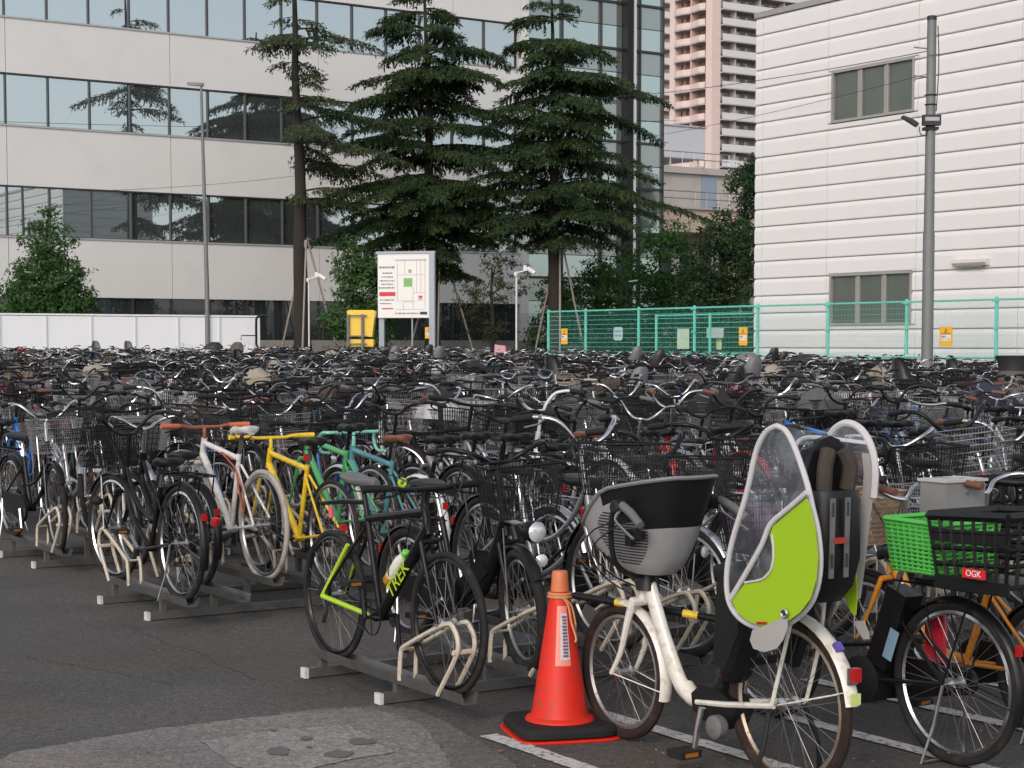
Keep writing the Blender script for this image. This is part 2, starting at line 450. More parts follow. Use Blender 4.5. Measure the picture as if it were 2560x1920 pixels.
def saddle_mb(p, lod, m, sport=False):
    mb = MB(m); x0, z0 = p[0], p[2]
    L_, Wd = (.27, .07) if sport else (.26, .10)
    secs = [(.14, .018, .0), (.10, .024, .012), (.04, .034, .010), (-.03, Wd * .75, .010), (-.08, Wd, .018), (-.12, Wd * .9, .024), (-.14, Wd * .5, .018)]
    if lod == 3: secs = [secs[0], secs[3], secs[5]]
    nn = {1: 12, 2: 6, 3: 4}[lod]; rings = []
    for (x, w, h) in secs:
        rg = []
        for j in range(nn):
            an = 2 * math.pi * j / nn; c_, s_ = math.cos(an), math.sin(an)
            rg.append((x0 + x, w * math.copysign(abs(c_) ** .8, c_), z0 + h + (.018 if s_ > 0 else .034) * s_))
        rings.append(rg)
    mb.loft(rings)
    if lod == 1:
        mb.use(dark_metal)
        for s_ in (1, -1):
            mb.tube([(x0 + .09, s_ * .02, z0 - .01), (x0 + .04, s_ * .02, z0 - .045), (x0 - .05, s_ * .02, z0 - .045), (x0 - .1, s_ * .035, z0 - .01)], .0035, 5)
        if not sport:
            for s_ in (1, -1):
                pts = [(x0 - .09 + .022 * math.cos(t), s_ * .045 + .022 * math.sin(t), z0 - .05 + t * .0022) for t in [i * .6 for i in range(20)]]
                mb.tube(pts, .003, 4)
    return mb
def bar_path(kind, g_):
    bx, bz = g_['bar'][0], g_['bar'][2]
    P = {
        'up':   [(0, 0, 0), (.025, .05, .0), (.055, .11, .045), (.03, .18, .115), (-.06, .245, .13), (-.17, .275, .115)],
        'swept': [(0, 0, 0), (.03, .05, .01), (.06, .12, .05), (.02, .21, .08), (-.08, .26, .075), (-.2, .27, .06)],
        'flat': [(0, 0, .0), (.0, .10, .0), (-.005, .16, .01), (-.025, .30, .012)],
        'cross': [(0, 0, .05), (-.01, .08, .055), (-.03, .18, .075), (-.07, .31, .075)],
        'drop': [(0, 0, .02), (.0, .12, .02), (.0, .19, .02), (.06, .205, .015), (.10, .21, -.03), (.07, .215, -.10), (.0, .215, -.115), (-.05, .215, -.11)],
    }[kind]
    return [(bx + x, y, bz + z) for x, y, z in P]
def bar_mb(kind, g_, lod, m):
    mb = MB(m); P = bar_path(kind, g_); k = {1: 4, 2: 2, 3: 1}[lod]; n = NS[lod]
    half = sm(P, k); other = [Vector((p.x, -p.y, p.z)) for p in half[::-1]][:-1]
    mb.tube(other + half, .0115 if lod < 3 else .012, max(n, 4))
    st = Vector(P[0]); ht = g_['ht']
    mb.tube([ht, ht.lerp(st, .5) + Vector((-.004, 0, 0)), st], .013, n)
    return mb
def grips_mb(kind, g_, lod, m, side):
    P = bar_path(kind, g_); a_, b_ = Vector(P[-1]), Vector(P[-2]); L_ = .13
    d = (b_ - a_).normalized(); a2 = a_ - d * .005; b2 = a_ + d * min(L_, (b_ - a_).length)
    if side < 0: a2.y *= -1; b2.y *= -1
    if kind == 'drop': return None
    return MB(m).tube([a2, a2.lerp(b2, .2), b2], [.0165, .0175, .0155], {1: 8, 2: 5, 3: 4}[lod])
def lever_mb(kind, g_, lod, side, m):
    P = bar_path(kind, g_); a_, b_ = Vector(P[-1]), Vector(P[-2]); d = (b_ - a_).normalized()
    base = a_ + d * .15; L_ = base - d * .11 + Vector((.03, 0, -.04))
    pts = [base, base + Vector((.03, 0, -.02)), base - d * .03 + Vector((.045, 0, -.03)), L_]
    if side < 0: pts = [Vector((p.x, -p.y, p.z)) for p in pts]
    return MB(m).tube(pts, [.009, .008, .005, .005], 4 if lod > 1 else 6)
def basket_mb(lod, m, o=(.60, 0, .735), L_=.27, Wd=.36, H=.24, taper=.8, step=None, solid=False, round_=False, wire=None):
    mb = MB(m); ox, oy, oz = o
    step = step or {1: .018, 2: .03, 3: .075}[lod]; w = wire or {1: .0014, 2: .002, 3: .0035}[lod]; n = 3
    def rect(t):
        k = taper + (1 - taper) * t; hx, hy = L_ / 2 * k, Wd / 2 * k; z = oz + H * t; cx = ox + .01 * t
        return [Vector((cx - hx, oy - hy, z)), Vector((cx + hx, oy - hy, z)), Vector((cx + hx, oy + hy, z)), Vector((cx - hx, oy + hy, z))]
    top, bot = rect(1), rect(0)
    if solid:
        nn = 4
        for i in range(4):
            j = (i + 1) % 4; mb.quad(bot[i], bot[j], top[j], top[i])
            ti = [p.lerp(sum(top, Vector()) / 4, .04) for p in top]; bi = [p.lerp(sum(bot, Vector()) / 4, .04) for p in bot]
            mb.quad(bi[i], ti[i], ti[j], bi[j])
        mb.quad(*[p + Vector((0, 0, .004)) for p in bot])
        mb.tube(top, .010, 5, closed=True)
        return mb
    for i in range(4):
        j = (i + 1) % 4; L1 = (top[j] - top[i]).length; k = max(2, int(L1 / step))
        for q in range(k + 1):
            t = q / k; a_, b_ = bot[i].lerp(bot[j], t), top[i].lerp(top[j], t); mb.tube([a_, b_], w, n, cap=False)
    for t in ([i / 11 for i in range(11)] if lod == 1 and step < .015 else [0, .15, .3, .45, .6, .75, .88] if lod == 1 else [0, .33, .66] if lod == 2 else [0, .5]):
        mb.tube(rect(t), w, n, closed=True)
    mb.tube(rect(1), w * 2.2, 4, closed=True)
    if lod < 3:
        k = int(Wd / step / 1.5)
        for q in range(1, k):
            t = q / k; mb.tube([bot[0].lerp(bot[3], t), bot[1].lerp(bot[2], t)], w, n, cap=False)
    else: mb.quad(*bot)
    return mb
def carrier_mb(r, lod, m):
    mb = MB(m); z = 2 * r + .055; n = 5 if lod == 1 else 3; w = .005
    mb.tube(sm([(-.24, .05, z), (-.45, .06, z), (-.70, .06, z), (-.745, 0, z), (-.70, -.06, z), (-.45, -.06, z), (-.24, -.05, z)], 2 if lod == 1 else 1), w, n)
    for x in (-.34, -.48, -.62): mb.tube([(x, -.06, z), (x, .06, z)], w, n)
    for s_ in (1, -1):
        mb.tube([(-.66, s_ * .06, z), (-.53, s_ * .075, r)], w, n)
        if lod < 3: mb.tube([(-.40, s_ * .06, z), (-.53, s_ * .075, r)], w * .8, n)
    mb.tube([(-.24, 0, z), (-.19, 0, .66)], w, n)
    return mb
def chaincase_mb(r, m, lod):
    bb, rh = Vector((-.06, 0, .275)), Vector((-.53, 0, r)); out = []
    n = 8 if lod == 1 else 4
    for i in range(n + 1):
        an = -math.pi / 2 + math.pi * i / n; out.append((bb.x + .098 * math.cos(an), -.052, bb.z + .098 * math.sin(an)))
    for i in range(n + 1):
        an = math.pi / 2 + math.pi * i / n; out.append((rh.x + .055 * math.cos(an), -.052, rh.z + .055 * math.sin(an)))
    return MB(m).prism(out, (0, -.022, 0))
def crank_mbs(lod, ang, sport=False):
    bb = Vector((-.06, 0, .275)); L_ = .165; c, s_ = math.cos(ang), math.sin(ang)
    mb = MB(dark_metal if sport else alu); n = 6 if lod == 1 else 3
    for sd_ in (1, -1):
        y = sd_ * .085; e = bb + Vector((c * L_ * sd_, y + sd_ * .01, s_ * L_ * sd_)); mb.tube([bb + Vector((0, y, 0)), e], [.013, .010], n)
    mb.tube([bb + Vector((0, -.085, 0)), bb + Vector((0, .085, 0))], .009, n)
    if sport:
        mb.ring(bb + Vector((0, -.05, 0)), .085, .004, 20 if lod == 1 else 10, 4)
        for q in range(4):
            an = q * math.pi / 2 + ang; mb.tube([bb + Vector((0, -.05, 0)), bb + Vector((.083 * math.cos(an), -.05, .083 * math.sin(an)))], .006, 3)
        rh = Vector((-.53, 0, .34))
        for dz in (1, -1): mb.tube([bb + Vector((0, -.05, dz * .085)), rh + Vector((0, -.05, dz * .035))], .0035, 3)
        mb.lathe([(.05, -.062), (.05, -.056), (.035, -.05), (.03, -.03)], rh, 'y', 14 if lod == 1 else 7)
        mb.tube([rh + Vector((0, -.06, -.03)), rh + Vector((.03, -.06, -.09)), rh + Vector((.0, -.06, -.15))], .011, 4)
    pedals = []
    for sd_ in (1, -1):
        e = bb + Vector((c * L_ * sd_, sd_ * .145, s_ * L_ * sd_)); p = MB(rubber)
        p.box(e, (.085, .09, .025)); p.use(amber_lens).box(e + Vector((.0435, 0, 0)), (.002, .05, .014)).box(e - Vector((.0435, 0, 0)), (.002, .05, .014))
        pedals.append(p)
    return mb, pedals
def stand_mb(lod, r):
    mb = MB(alu if lod < 3 else alu); n = 5 if lod == 1 else 3
    mb.tube([(-.53, .07, r), (-.50, .085, .16), (-.47, .12, .012), (-.47, -.12, .012), (-.50, -.085, .16), (-.53, -.07, r)], .007, n)
    return mb

COLORS = {
    'black': black, 'dark grey': paint('dgrey', (.028, .030, .034)), 'silver': paint('silver', (.38, .38, .39), metal=.6), 'white': paint('white', (.62, .61, .59)),
    'navy blue': paint('navy', (.012, .025, .08)), 'bright blue': paint('blue', (.03, .16, .5)), 'red': paint('red', (.42, .02, .02)), 'brown': paint('brown', (.07, .035, .025)),
    'cream': paint('cream', (.5, .43, .32)), 'dark green': paint('dgreen', (.02, .07, .04)), 'green': paint('green', (.07, .36, .12)), 'yellow': paint('yellow', (.75, .50, .02)),
    'orange': paint('orange', (.65, .24, .02)), 'teal': paint('teal', (.09, .27, .30)), 'wine red': paint('wine', (.12, .02, .025)), 'pink': paint('pink', (.55, .25, .25)), 'purple': paint('purple', (.08, .05, .13)),
    'mint': paint('mint', (.20, .55, .42))}
GRIPS = {'black': rubber, 'brown': grip_brown, 'grey': grip_grey, 'red': paint('redgrip', (.30, .03, .03)), 'yellow': COLORS['yellow'], 'mint': COLORS['mint'], 'orange': paint('orgrip', (.55, .13, .04))}
SADS = {'black': sad_black, 'brown': sad_brown, 'white': sad_white, 'grey': sad_grey}
BARS = {'silver': chrome, 'black': black, 'yellow': COLORS['yellow'], 'orange': paint('orbar', (.26, .075, .035)), 'white': COLORS['white'], 'mint': COLORS['mint']}
BASK = {'black wire': wire_black, 'silver wire': wire_silver, 'wicker': wicker, 'dark wicker': wicker_dark, 'grey mesh': mat('wire_grey', (.16, .16, .16), .5)}

COVERS = {n: mat('cover_cloth_' + n, c, .75, vary=.2, scale=12, bump=.3, bscale=25) for n, c in (('black', (.015, .015, .016)), ('navy', (.02, .025, .05)), ('grey', (.10, .10, .10)), ('beige', (.30, .26, .2)), ('white', (.5, .5, .5)), ('red', (.25, .02, .03)), ('brown', (.06, .04, .03)))}
def steer_matrix(ang):
    return Matrix.Translation(STEER_P) @ Matrix.Rotation(ang, 4, STEER_AX) @ Matrix.Translation(-STEER_P)

def bike_spec(**k):
    s = dict(kind='city', r=.325, wt=.019, color='black', bar='up', barc='silver', grip='black', saddle='black', basket='black wire', rear_basket=None,
             fender='silver', carrier=True, style=0, steer=0.0, crank=.6, tyre=None, rim=None, reflector=True, stand=True, lamp=True, seat_drop=0.0, bottle=False, child_rear=None)
    s.update(k); return s

def bike_part_list(s, lod):
    """list of (name, key, make, material of slot 0 or None, steered, [sub-parts])"""
    kind, r = s['kind'], s['r']; g_ = geo(kind, r); sport = kind in ('sport', 'fixie', 'drop')
    tk = s['tyre'] or tyre_m; rk = s['rim'] or alu
    out = []
    def add(name, key, fn, m=None, st=False, subs=()): out.append((name, (lod,) + key, fn, m, st, list(subs)))
    add('frame', ('frame', kind, r, s['style']), lambda: frame_mb(kind, r, lod, black, s['style']), COLORS[s['color']])
    add('fork', ('fork', kind, r), lambda: fork_mb(kind, r, lod, black), s.get('fork_m') or COLORS[s['color']], True)
    for nm, c, st in (('front_wheel', g_['fh'], True), ('rear_wheel', g_['rh'], False)):
        if lod == 1:
            k0 = (nm, r, s['wt'])
            add(nm, k0 + ('spk',), lambda c=c: wheel_mbs(1, c, r, s['wt'])[0], None, st,
                [('tyre', (1,) + k0 + ('ty',), lambda c=c: wheel_mbs(1, c, r, s['wt'])[1], tk), ('rim', (1,) + k0 + ('rm',), lambda c=c: wheel_mbs(1, c, r, s['wt'])[2], rk)])
        else:
            add(nm, (nm, r, s['wt']), lambda c=c: wheel_mbs(lod, c, r, s['wt']), tk, st)
    bk = s['bar']
    gsub = []
    if lod < 3:
        for sd_ in (1, -1):
            if bk != 'drop':
                gsub.append(('grip', (lod, 'grip', bk, kind, r, sd_), lambda sd_=sd_: grips_mb(bk, g_, lod, rubber, sd_), GRIPS[s['grip']]))
                if lod == 1 or s['barc'] == 'silver':
                    gsub.append(('brake_lever', (lod, 'lever', bk, kind, r, sd_), lambda sd_=sd_: lever_mb(bk, g_, lod, sd_, alu), alu if s['barc'] == 'silver' else black))
    add('handlebar', ('bar', bk, kind, r), lambda: bar_mb(bk, g_, lod, chrome), BARS[s['barc']], True, gsub)
    if lod == 3 and bk != 'drop':
        for sd_ in (1, -1): add('grip', ('grip', bk, kind, r, sd_), lambda sd_=sd_: grips_mb(bk, g_, lod, rubber, sd_), GRIPS[s['grip']], True)
    add('saddle', ('saddle', sport, kind), lambda: saddle_mb(g_['sad'], lod, sad_black, sport), SADS[s['saddle']])
    if lod < 3: add('seat_post', ('post', kind), lambda: MB(chrome).tube([g_['st'], g_['sad'] - Vector((0, 0, .02))], .013, NS[lod]), black if sport and s['barc'] == 'black' else chrome)
    if s['fender']:
        fm = {'silver': chrome, 'black': black, 'white': COLORS['white'], 'blue': COLORS['bright blue'], 'frame': COLORS[s['color']]}[s['fender']]
        add('rear_fender', ('rfend', r), lambda: fender_mb(g_['rh'], r, .1, 2.9, lod, chrome), fm)
        out[-1] = ('rear_fender', out[-1][1] + ('b',), lambda: fender_mb(g_['rh'], r, math.radians(20), math.radians(200), lod, chrome), fm, False, [])
        add('front_fender', ('ffend', r), lambda: fender_mb(g_['fh'], r, math.radians(35), math.radians(175), lod, chrome), fm, True)
    if s['basket'] and not sport:
        bt = s['basket']; solid = False; fine = bt in ('wicker', 'dark wicker', 'grey mesh')
        add('front_basket', ('bask', fine, bt == 'black wire'), lambda: basket_mb(lod, wire_black, step=({1: .0125, 2: .022, 3: .06}[lod] if fine else None), wire=({1: .003, 2: .0045, 3: .009}[lod] if fine and 'wicker' in bt else {1: .0023, 2: .0042, 3: .009}[lod] if bt == 'black wire' else None)), BASK[bt], True)
        if lod == 1:
            add('basket_stay', ('bstay', r), lambda: MB(alu).tube([(.55, .07, r), (.56, .075, .68)], .004, 4).tube([(.55, -.07, r), (.56, -.075, .68)], .004, 4).box((.50, 0, .695), (.14, .05, .006)), None, True)
    if s['basket'] and not sport and s.get('cover'):
        add('basket_cover', ('bcov', s['cover'][1]), lambda: MB(rubber).loft([[(.61 + .15 * k_ * math.copysign(abs(math.cos(.7854 * j)) ** .5, math.cos(.7854 * j)), .19 * k_ * math.copysign(abs(math.sin(.7854 * j)) ** .5, math.sin(.7854 * j)), z_ + (.02 * math.sin(j * 2.1 + s['cover'][1]) if k_ < 1 else 0)) for j in range(8)] for k_, z_ in ((1.02, .90), (1.03, .985), (.8, 1.005), (.4, 1.03 + .03 * s['cover'][1]))]), COVERS[s['cover'][0]], True)
    if s['rear_basket']:
        add('rear_basket', ('rbask',), lambda: basket_mb(lod, wire_black, o=(-.52, 0, 2 * r + .07), L_=.36, Wd=.30, H=.22, taper=.9), BASK[s['rear_basket']])
    if s['carrier'] and not sport: add('carrier', ('carr', r), lambda: carrier_mb(r, lod, chrome), alu if s['fender'] == 'silver' else black)
    if lod < 3:
        cr = lambda: crank_mbs(lod, s['crank'], sport)
        ck = round(s['crank'], 2)
        add('crank', ('crank', ck, sport), lambda: cr()[0], None, False, [('pedal', (lod, 'ped', ck, i), lambda i=i: cr()[1][i], None) for i in (0, 1)])
        if not sport:
            add('chain_case', ('chain', r), lambda: chaincase_mb(r, black, lod), black if s['fender'] != 'white' else COLORS['white'])
            if s['stand']: add('stand', ('stand', r), lambda: stand_mb(lod, r))
    if lod < 3 and s['fender'] and s['reflector']:
        add('tail_reflector', ('refl', r), lambda: MB(red_lens).box((-.53 - (r + .033) * math.cos(.5), 0, r + (r + .033) * math.sin(.5)), (.014, .03, .042)))
    if s['lamp'] and not sport and lod < 3:
        add('headlight', ('lamp', lod), lambda: MB(dark_metal).lathe([(.018, -.05), (.03, -.01), (.032, .01)], (.60, .085, .52), 'x', 10).use(clear_lens).lathe([(.031, .011), (.02, .02), (.001, .022)], (.60, .085, .52), 'x', 10), None, True)
    if lod == 1:
        def cables():
            mb = MB(cable_m); bx, bz = g_['bar'][0], g_['bar'][2]
            for sd_ in (1, -1):
                mb.tube(sm([(bx - .02, sd_ * .2, bz + .08), (bx + .11, sd_ * .13, bz + .03), (bx + .09, sd_ * .04, bz - .12), (.36, sd_ * .02, .68)], 4), .0028, 4)
            return mb
        add('brake_cable', ('cab', kind), cables, None, True)
    return out

def get_mesh(name, key, fn):
    if key not in MESH:
        mb = fn(); MESH[key] = mb.mesh(name, smooth=True, auto=50) if mb else None
    return MESH[key]
def slot_mat(o, m):
    if m is not None and len(o.material_slots): o.material_slots[0].link = 'OBJECT'; o.material_slots[0].material = m
SEEN_BIKES = []
def place_bike(s, a, b, face, z, lod, label, group, lean=0.0, skew=0.0, name='bicycle', cat='bicycle'):
    """face=+1: front towards the far left (+A); face=-1: front towards the near right"""
    rz = ANG_A + (0 if face > 0 else math.pi) + skew
    root = thing(name, W(a, b, z), label, cat, group, rz)
    root.rotation_euler = (lean, 0, rz)
    SM = steer_matrix(s['steer'])
    for (nm, key, fn, m, st, subs) in bike_part_list(s, lod):
        me = get_mesh(nm, key, fn)
        if me is None: continue
        o = obj(nm, me, root); slot_mat(o, m)
        if st: o.matrix_basis = SM
        for (sn, sk, sf, smt) in subs:
            me2 = get_mesh(sn, sk, sf)
            if me2 is None: continue
            q = obj(sn, me2, o); slot_mat(q, smt)
    return root
# ------------------------------------------------------------------ left office building
cream_panel = mat('cream_panel', (.62, .62, .605), .55, vary=.05, scale=.35, dirt=(.5, .49, .47), dirt_amt=.25, bump=.15, bscale=40)
joint_m = mat('dark_joint', (.05, .05, .05), .7, vary=0)
mull_m = mat('mullion', (.06, .055, .06), .45, .5)
sill_m = mat('sill', (.42, .42, .42), .5, .3)
def glass_mat(name, col, rough=.02, f0=.5, tint=(.72, .86, .86)):
    m = bpy.data.materials.new(name); m.use_nodes = True; P = m.node_tree.nodes['Principled BSDF']
    P.inputs['Base Color'].default_value = col + (1,); P.inputs['Roughness'].default_value = rough; P.inputs['Metallic'].default_value = f0
    P.inputs['Specular IOR Level'].default_value = 1.0; P.inputs['Specular Tint'].default_value = tint + (1,)
    P.inputs['Coat Weight'].default_value = .6; P.inputs['Coat Roughness'].default_value = .01
    return m
office_glass = glass_mat('office_glass', (.44, .50, .51), .015, .92)
low_glass = glass_mat('low_glass', (.05, .06, .065), .02, .55)
AF = 72.0; GB = gz(AF)
off = thing('office_building', W(AF, 35, 0), 'long cream office block with ribbon windows, left of the cedar trees', 'building', rz=math.atan2(B.y, B.x))
OB = 35.0  # local x = b - 35, local y = a - AF
def ox(b): return b - OB
pane_w = 1.778; b_start = 22.45 - 4 * pane_w; b_end = 47.6
bands = [(0.9, 3.62), (6.15, 8.17), (10.68, 12.73), (15.05, 17.15), (19.4, 21.5)]
spands = [(-.2, .9), (3.64, 6.12), (8.18, 10.65), (12.74, 15.02), (17.16, 19.38), (21.5, 23)]
core = MB(joint_m).span((ox(b_start), .35, -.2), (ox(b_end), 14, 23)); core.build('wall_core', off, smooth=False)
me_sp = {}
sp_joints = []
b = 22.45 - 7.112
while b < b_end: sp_joints.append(b); b += 7.112
for (z0, z1) in spands:
    for i, bj in enumerate(sp_joints):
        e = min(bj + 7.112, b_end)
        mb = MB(cream_panel).span((ox(bj) + .012, 0, z0 + .0), (ox(e) - .012, .33, z1))
        o = mb.build('spandrel_panel', off, smooth=False)
sl = MB(sill_m)
for (z0, z1) in bands[1:]:
    MB(sill_m).span((ox(b_start), -.05, z0 - .10), (ox(b_end), -.003, z0 - .03)).build('window_sill', off, smooth=False)
    MB(mull_m).span((ox(b_start), .02, z1 - .05), (ox(b_end), .16, z1 + .01)).build('window_head', off, smooth=False)
pane_me = {}
for bi, (z0, z1) in enumerate(bands):
    b = b_start; k = 0
    while b < b_end - .3:
        e = min(b + pane_w, b_end - .05)
        key = (bi, round(e - b, 3))
        if key not in pane_me:
            h = z1 - z0
            pane_me[key] = (MB(office_glass if bi else low_glass).box(((e - b) / 2, 0, h / 2), (e - b - .06, .012, h)).mesh('window_pane', smooth=False),
                            MB(mull_m).box((0, -.03, h / 2), (.06, .12, h)).mesh('mullion', smooth=False))
        p = obj('window_pane', pane_me[key][0], off, (ox(b), .14, z0)); p.rotation_euler = (R_.uniform(-.002, .002), 0, R_.uniform(-.002, .002))
        obj('mullion', pane_me[key][1], off, (ox(b), .12, z0))
        b = e if e - b < pane_w - .01 else b + pane_w
MB(cream_panel).span((ox(b_end), .0, -.2), (ox(b_end) + .5, 14, 23)).build('corner_wall', off, smooth=False)

# ------------------------------------------------------------------ glass stair hall right of the office block
AT = 75.0; hall = thing('glass_hall', W(AT, 53, 0), 'grey green glazed hall with a dark full height column, behind the right cedar', 'building', rz=math.atan2(B.y, B.x))
hb0, hb1 = 48.15, b_at(1651, AT)
def hx(b): return b - 53
hall_g = [glass_mat('hall_glass_pale', (.42, .50, .49), .06, .8), glass_mat('hall_glass_grey', (.30, .33, .31), .12, .7)]
verts_px = [1402, 1500, 1551]
cols_b = [hb0] + [b_at(p, AT) for p in (1402, 1498, 1552)] + [b_at(1576, AT), b_at(1594, AT), hb1]
zrows = [0.3 + 1.2 * i for i in range(20)]
for i in range(len(cols_b) - 1):
    if i == 3: continue
    for j in range(len(zrows) - 1):
        MB(hall_g[(j // 1) % 2]).span((hx(cols_b[i]) + .02, 0, zrows[j] + .02), (hx(cols_b[i + 1]) - .02, .03, zrows[j + 1] - .02)).build('glass_panel', hall, smooth=False)
for j, z in enumerate(zrows):
    if j % 2 == 0: MB(mull_m).span((hx(hb0), -.12, z - .06), (hx(hb1), -.003, z + .06)).build('transom', hall, smooth=False)
    else: MB(mull_m).span((hx(hb0), -.02, z - .02), (hx(hb1), -.003, z + .02)).build('transom', hall, smooth=False)
for i, bb_ in enumerate(cols_b):
    if i in (3, 4): continue
    MB(mull_m).span((hx(bb_) - .03, -.16, 0), (hx(bb_) + .03, -.004, 23.2)).build('mullion', hall, smooth=False)
MB(dark_metal).span((hx(cols_b[3]), -.5, 0), (hx(cols_b[4]) - .25, .1, 24)).build('column', hall, smooth=False)
MB(cream_panel).span((hx(cols_b[4]) - .24, -.4, 0), (hx(cols_b[4]), .1, 24)).build('column_cladding', hall, smooth=False)
MB(mat('hall_inside', (.16, .17, .16), .8)).span((hx(hb0), .3, 0), (hx(hb1) - .02, 12, 23)).build('hall_core', hall, smooth=False)

# ------------------------------------------------------------------ white clad warehouse on the right
BW = 35.6
siding = mat('white_siding', (.68, .665, .66), .5, vary=.03, scale=.5, dirt=(.62, .59, .57), dirt_amt=.2)
seam = mat('seam_shadow', (.58, .57, .56), .8, vary=0)
wh = thing('white_warehouse', W(40.9, BW, 0), 'white warehouse clad in horizontal ribbed panels, two three-light windows', 'building', rz=ANG_A)
# local x = along +A from the corner (negative towards the viewer), local y = -(b-BW) : left of +A is -B
def wx(a): return a - 40.9
ztop = 11.45; nrow = 22; ph = ztop / nrow
joints = [40.9, 40.55, 37.75, 34.25, 30.7, 27.2, 23.7, 20.2, 16.7]
wins = [(34.4, 37.62, 2.2, 3.68), (34.4, 37.62, 7.98, 9.46)]
MB(seam).span((wx(16), -5.5, -.2), (wx(40.86), -.05, ztop)).build('wall_core', wh, smooth=False)
sd_cache = {}
def siding_panel(x0, x1, z0, h):
    key = (round(x1 - x0, 3), round(h, 3))
    if key not in sd_cache:
        w = x1 - x0; e = .008
        prof = [(-.045, .0), (.02, .0), (.048, .02), (.052, .05), (.055, h * .72), (.047, h * .82), (.012, h - .018), (-.045, h - .018)]
        rings = [[(x, y, z) for y, z in prof] for x in (e, w - e)]
        sd_cache[key] = MB(siding).loft(rings).mesh('siding_panel', smooth=False)
    obj('siding_panel', sd_cache[key], wh, (x0, 0, z0))
for i in range(len(joints) - 1):
    a1, a0 = joints[i], joints[i + 1]
    for r in range(nrow):
        z0, z1 = r * ph, (r + 1) * ph
        hit = [w for w in wins if w[0] < a1 - .05 and w[1] > a0 + .05 and w[2] < z1 and w[3] > z0]
        if hit:
            w = hit[0]
            if z0 < w[2] - .06: siding_panel(wx(a0), wx(a1), z0, w[2] - z0)
            if z1 > w[3] + .06: siding_panel(wx(a0), wx(a1), w[3], z1 - w[3])
            if w[0] - a0 > .05: siding_panel(wx(a0), wx(w[0]), max(z0, w[2]), min(z1, w[3]) - max(z0, w[2]))
            if a1 - w[1] > .05: siding_panel(wx(w[1]), wx(a1), max(z0, w[2]), min(z1, w[3]) - max(z0, w[2]))
        else: siding_panel(wx(a0), wx(a1), z0, ph)
for r in range(nrow): MB(siding).span((wx(40.862), -5.5, r * ph + .01), (wx(40.94), -.06, (r + 1) * ph - .012)).build('siding_panel', wh, smooth=False)
MB(mat('parapet_cap', (.33, .32, .31), .5, .3)).span((wx(16), -.3, ztop), (wx(40.95), .09, ztop + .16)).build('parapet_cap', wh, smooth=False)
win_frame = mat('window_frame', (.34, .32, .30), .5, .2, dirt=(.2, .17, .15), dirt_amt=.5)
win_glass = mat('warehouse_glass', (.085, .10, .085), .3, vary=.25, scale=1.2, spec=.6)
for (a0, a1, z0, z1) in wins:
    x0, x1 = wx(a0), wx(a1)
    fr = MB(win_frame); t = .07
    fr.span((x0, -.12, z0), (x0 + t, .065, z1)).span((x1 - t, -.12, z0), (x1, .065, z1)).span((x0 + t, -.12, z1 - t), (x1 - t, .065, z1)).span((x0 + t, -.12, z0), (x1 - t, .085, z0 + t))
    wi = fr.build('window', wh, smooth=False)
    n = 3; w_ = (x1 - x0 - 2 * t) / n
    for i in range(n):
        MB(win_glass).span((x0 + t + i * w_ + .01, -.044, z0 + t), (x0 + t + (i + 1) * w_ - .01, -.030, z1 - t)).build('pane', wi, smooth=False)
        if i: MB(win_frame).span((x0 + t + i * w_ - .10, -.028, z0 + t), (x0 + t + i * w_ - .02, .03, z1 - t)).span((x0 + t + i * w_ + .02, -.028, z0 + t), (x0 + t + i * w_ + .09, .0, z1 - t)).build('casement_bar', wi, smooth=False)
a_l1, a_l0 = a_at(2382, BW - .1), a_at(2466, BW - .1)
wl_ = thing('wall_lamp', W((a_l0 + a_l1) / 2, BW - .055, 3.78), 'off-white box lamp on the siding right of the grey pole', 'lamp', rz=ANG_A)
L_ = (a_l1 - a_l0) / 2
MB(mat('lamp_housing', (.55, .52, .48), .5)).prism([(-L_, 0, .12), (-L_, .16, .10), (-L_, .19, .02), (-L_, .12, -.06), (-L_, 0, -.06)], (2 * L_, 0, 0)).build('housing', wl_, smooth=False)
MB(mat('lamp_base', (.2, .19, .18), .6)).span((-L_ * .7, .0, -.10), (L_ * .8, .11, -.061)).build('base', wl_, smooth=False)

# ------------------------------------------------------------------ far tower with balconies
tw_a = W(0, 0)
TD = 350.0
cp = at(1775, 860, TD); ca, cb = cp.dot(A), cp.dot(B)
tower = thing('apartment_tower', W(ca, cb, 0), 'tall apartment tower, tinted sunlit pink, with stacked balconies beyond the warehouse', 'building', rz=math.atan2(B.y, B.x))
# local x = +B, local y = +A
tw_glow = mat('tower_sun_glow', (.62, .40, .34), .7, vary=.06, scale=.3)  # pink glow of the low sun put into the wall colour
tw_glow2 = mat('tower_sun_glow_pale', (.66, .52, .47), .7, vary=.05, scale=.3)  # paler version of the painted sun glow, for pillars and left parapets
tw_white = mat('tower_white', (.60, .60, .60), .45, vary=.05, scale=.3)
tw_rec = mat('tower_recess', (.30, .22, .20), .8, vary=.2, scale=.5)
tw_recR = mat('tower_recess_right', (.42, .39, .39), .8, vary=.3, scale=.8)
tw_win = glass_mat('tower_glass', (.34, .33, .34), .15, .4)
tw_slab = mat('tower_slab', (.42, .39, .39), .8)
fh_ = 3.08; nfl = 28
xr = (at(2032, 300, 360).dot(B)) - cb + 6
MB(tw_rec).span((2.2, 1.6, 0), (xr - .5, 40, nfl * fh_)).build('tower_core', tower, smooth=False)
yl = 16.5
par_m = MB(tw_white); 
def tpart(name, mb): 
    return mb.build(name, tower, smooth=False)
MB(tw_glow2).span((-.0, -.0, 0), (2.2, 1.9, nfl * fh_ + 1)).build('corner_pillar', tower, smooth=False)
MB(tw_glow2).span((0, 11.6, 0), (1.7, 13.4, nfl * fh_ + 1)).build('pillar', tower, smooth=False)
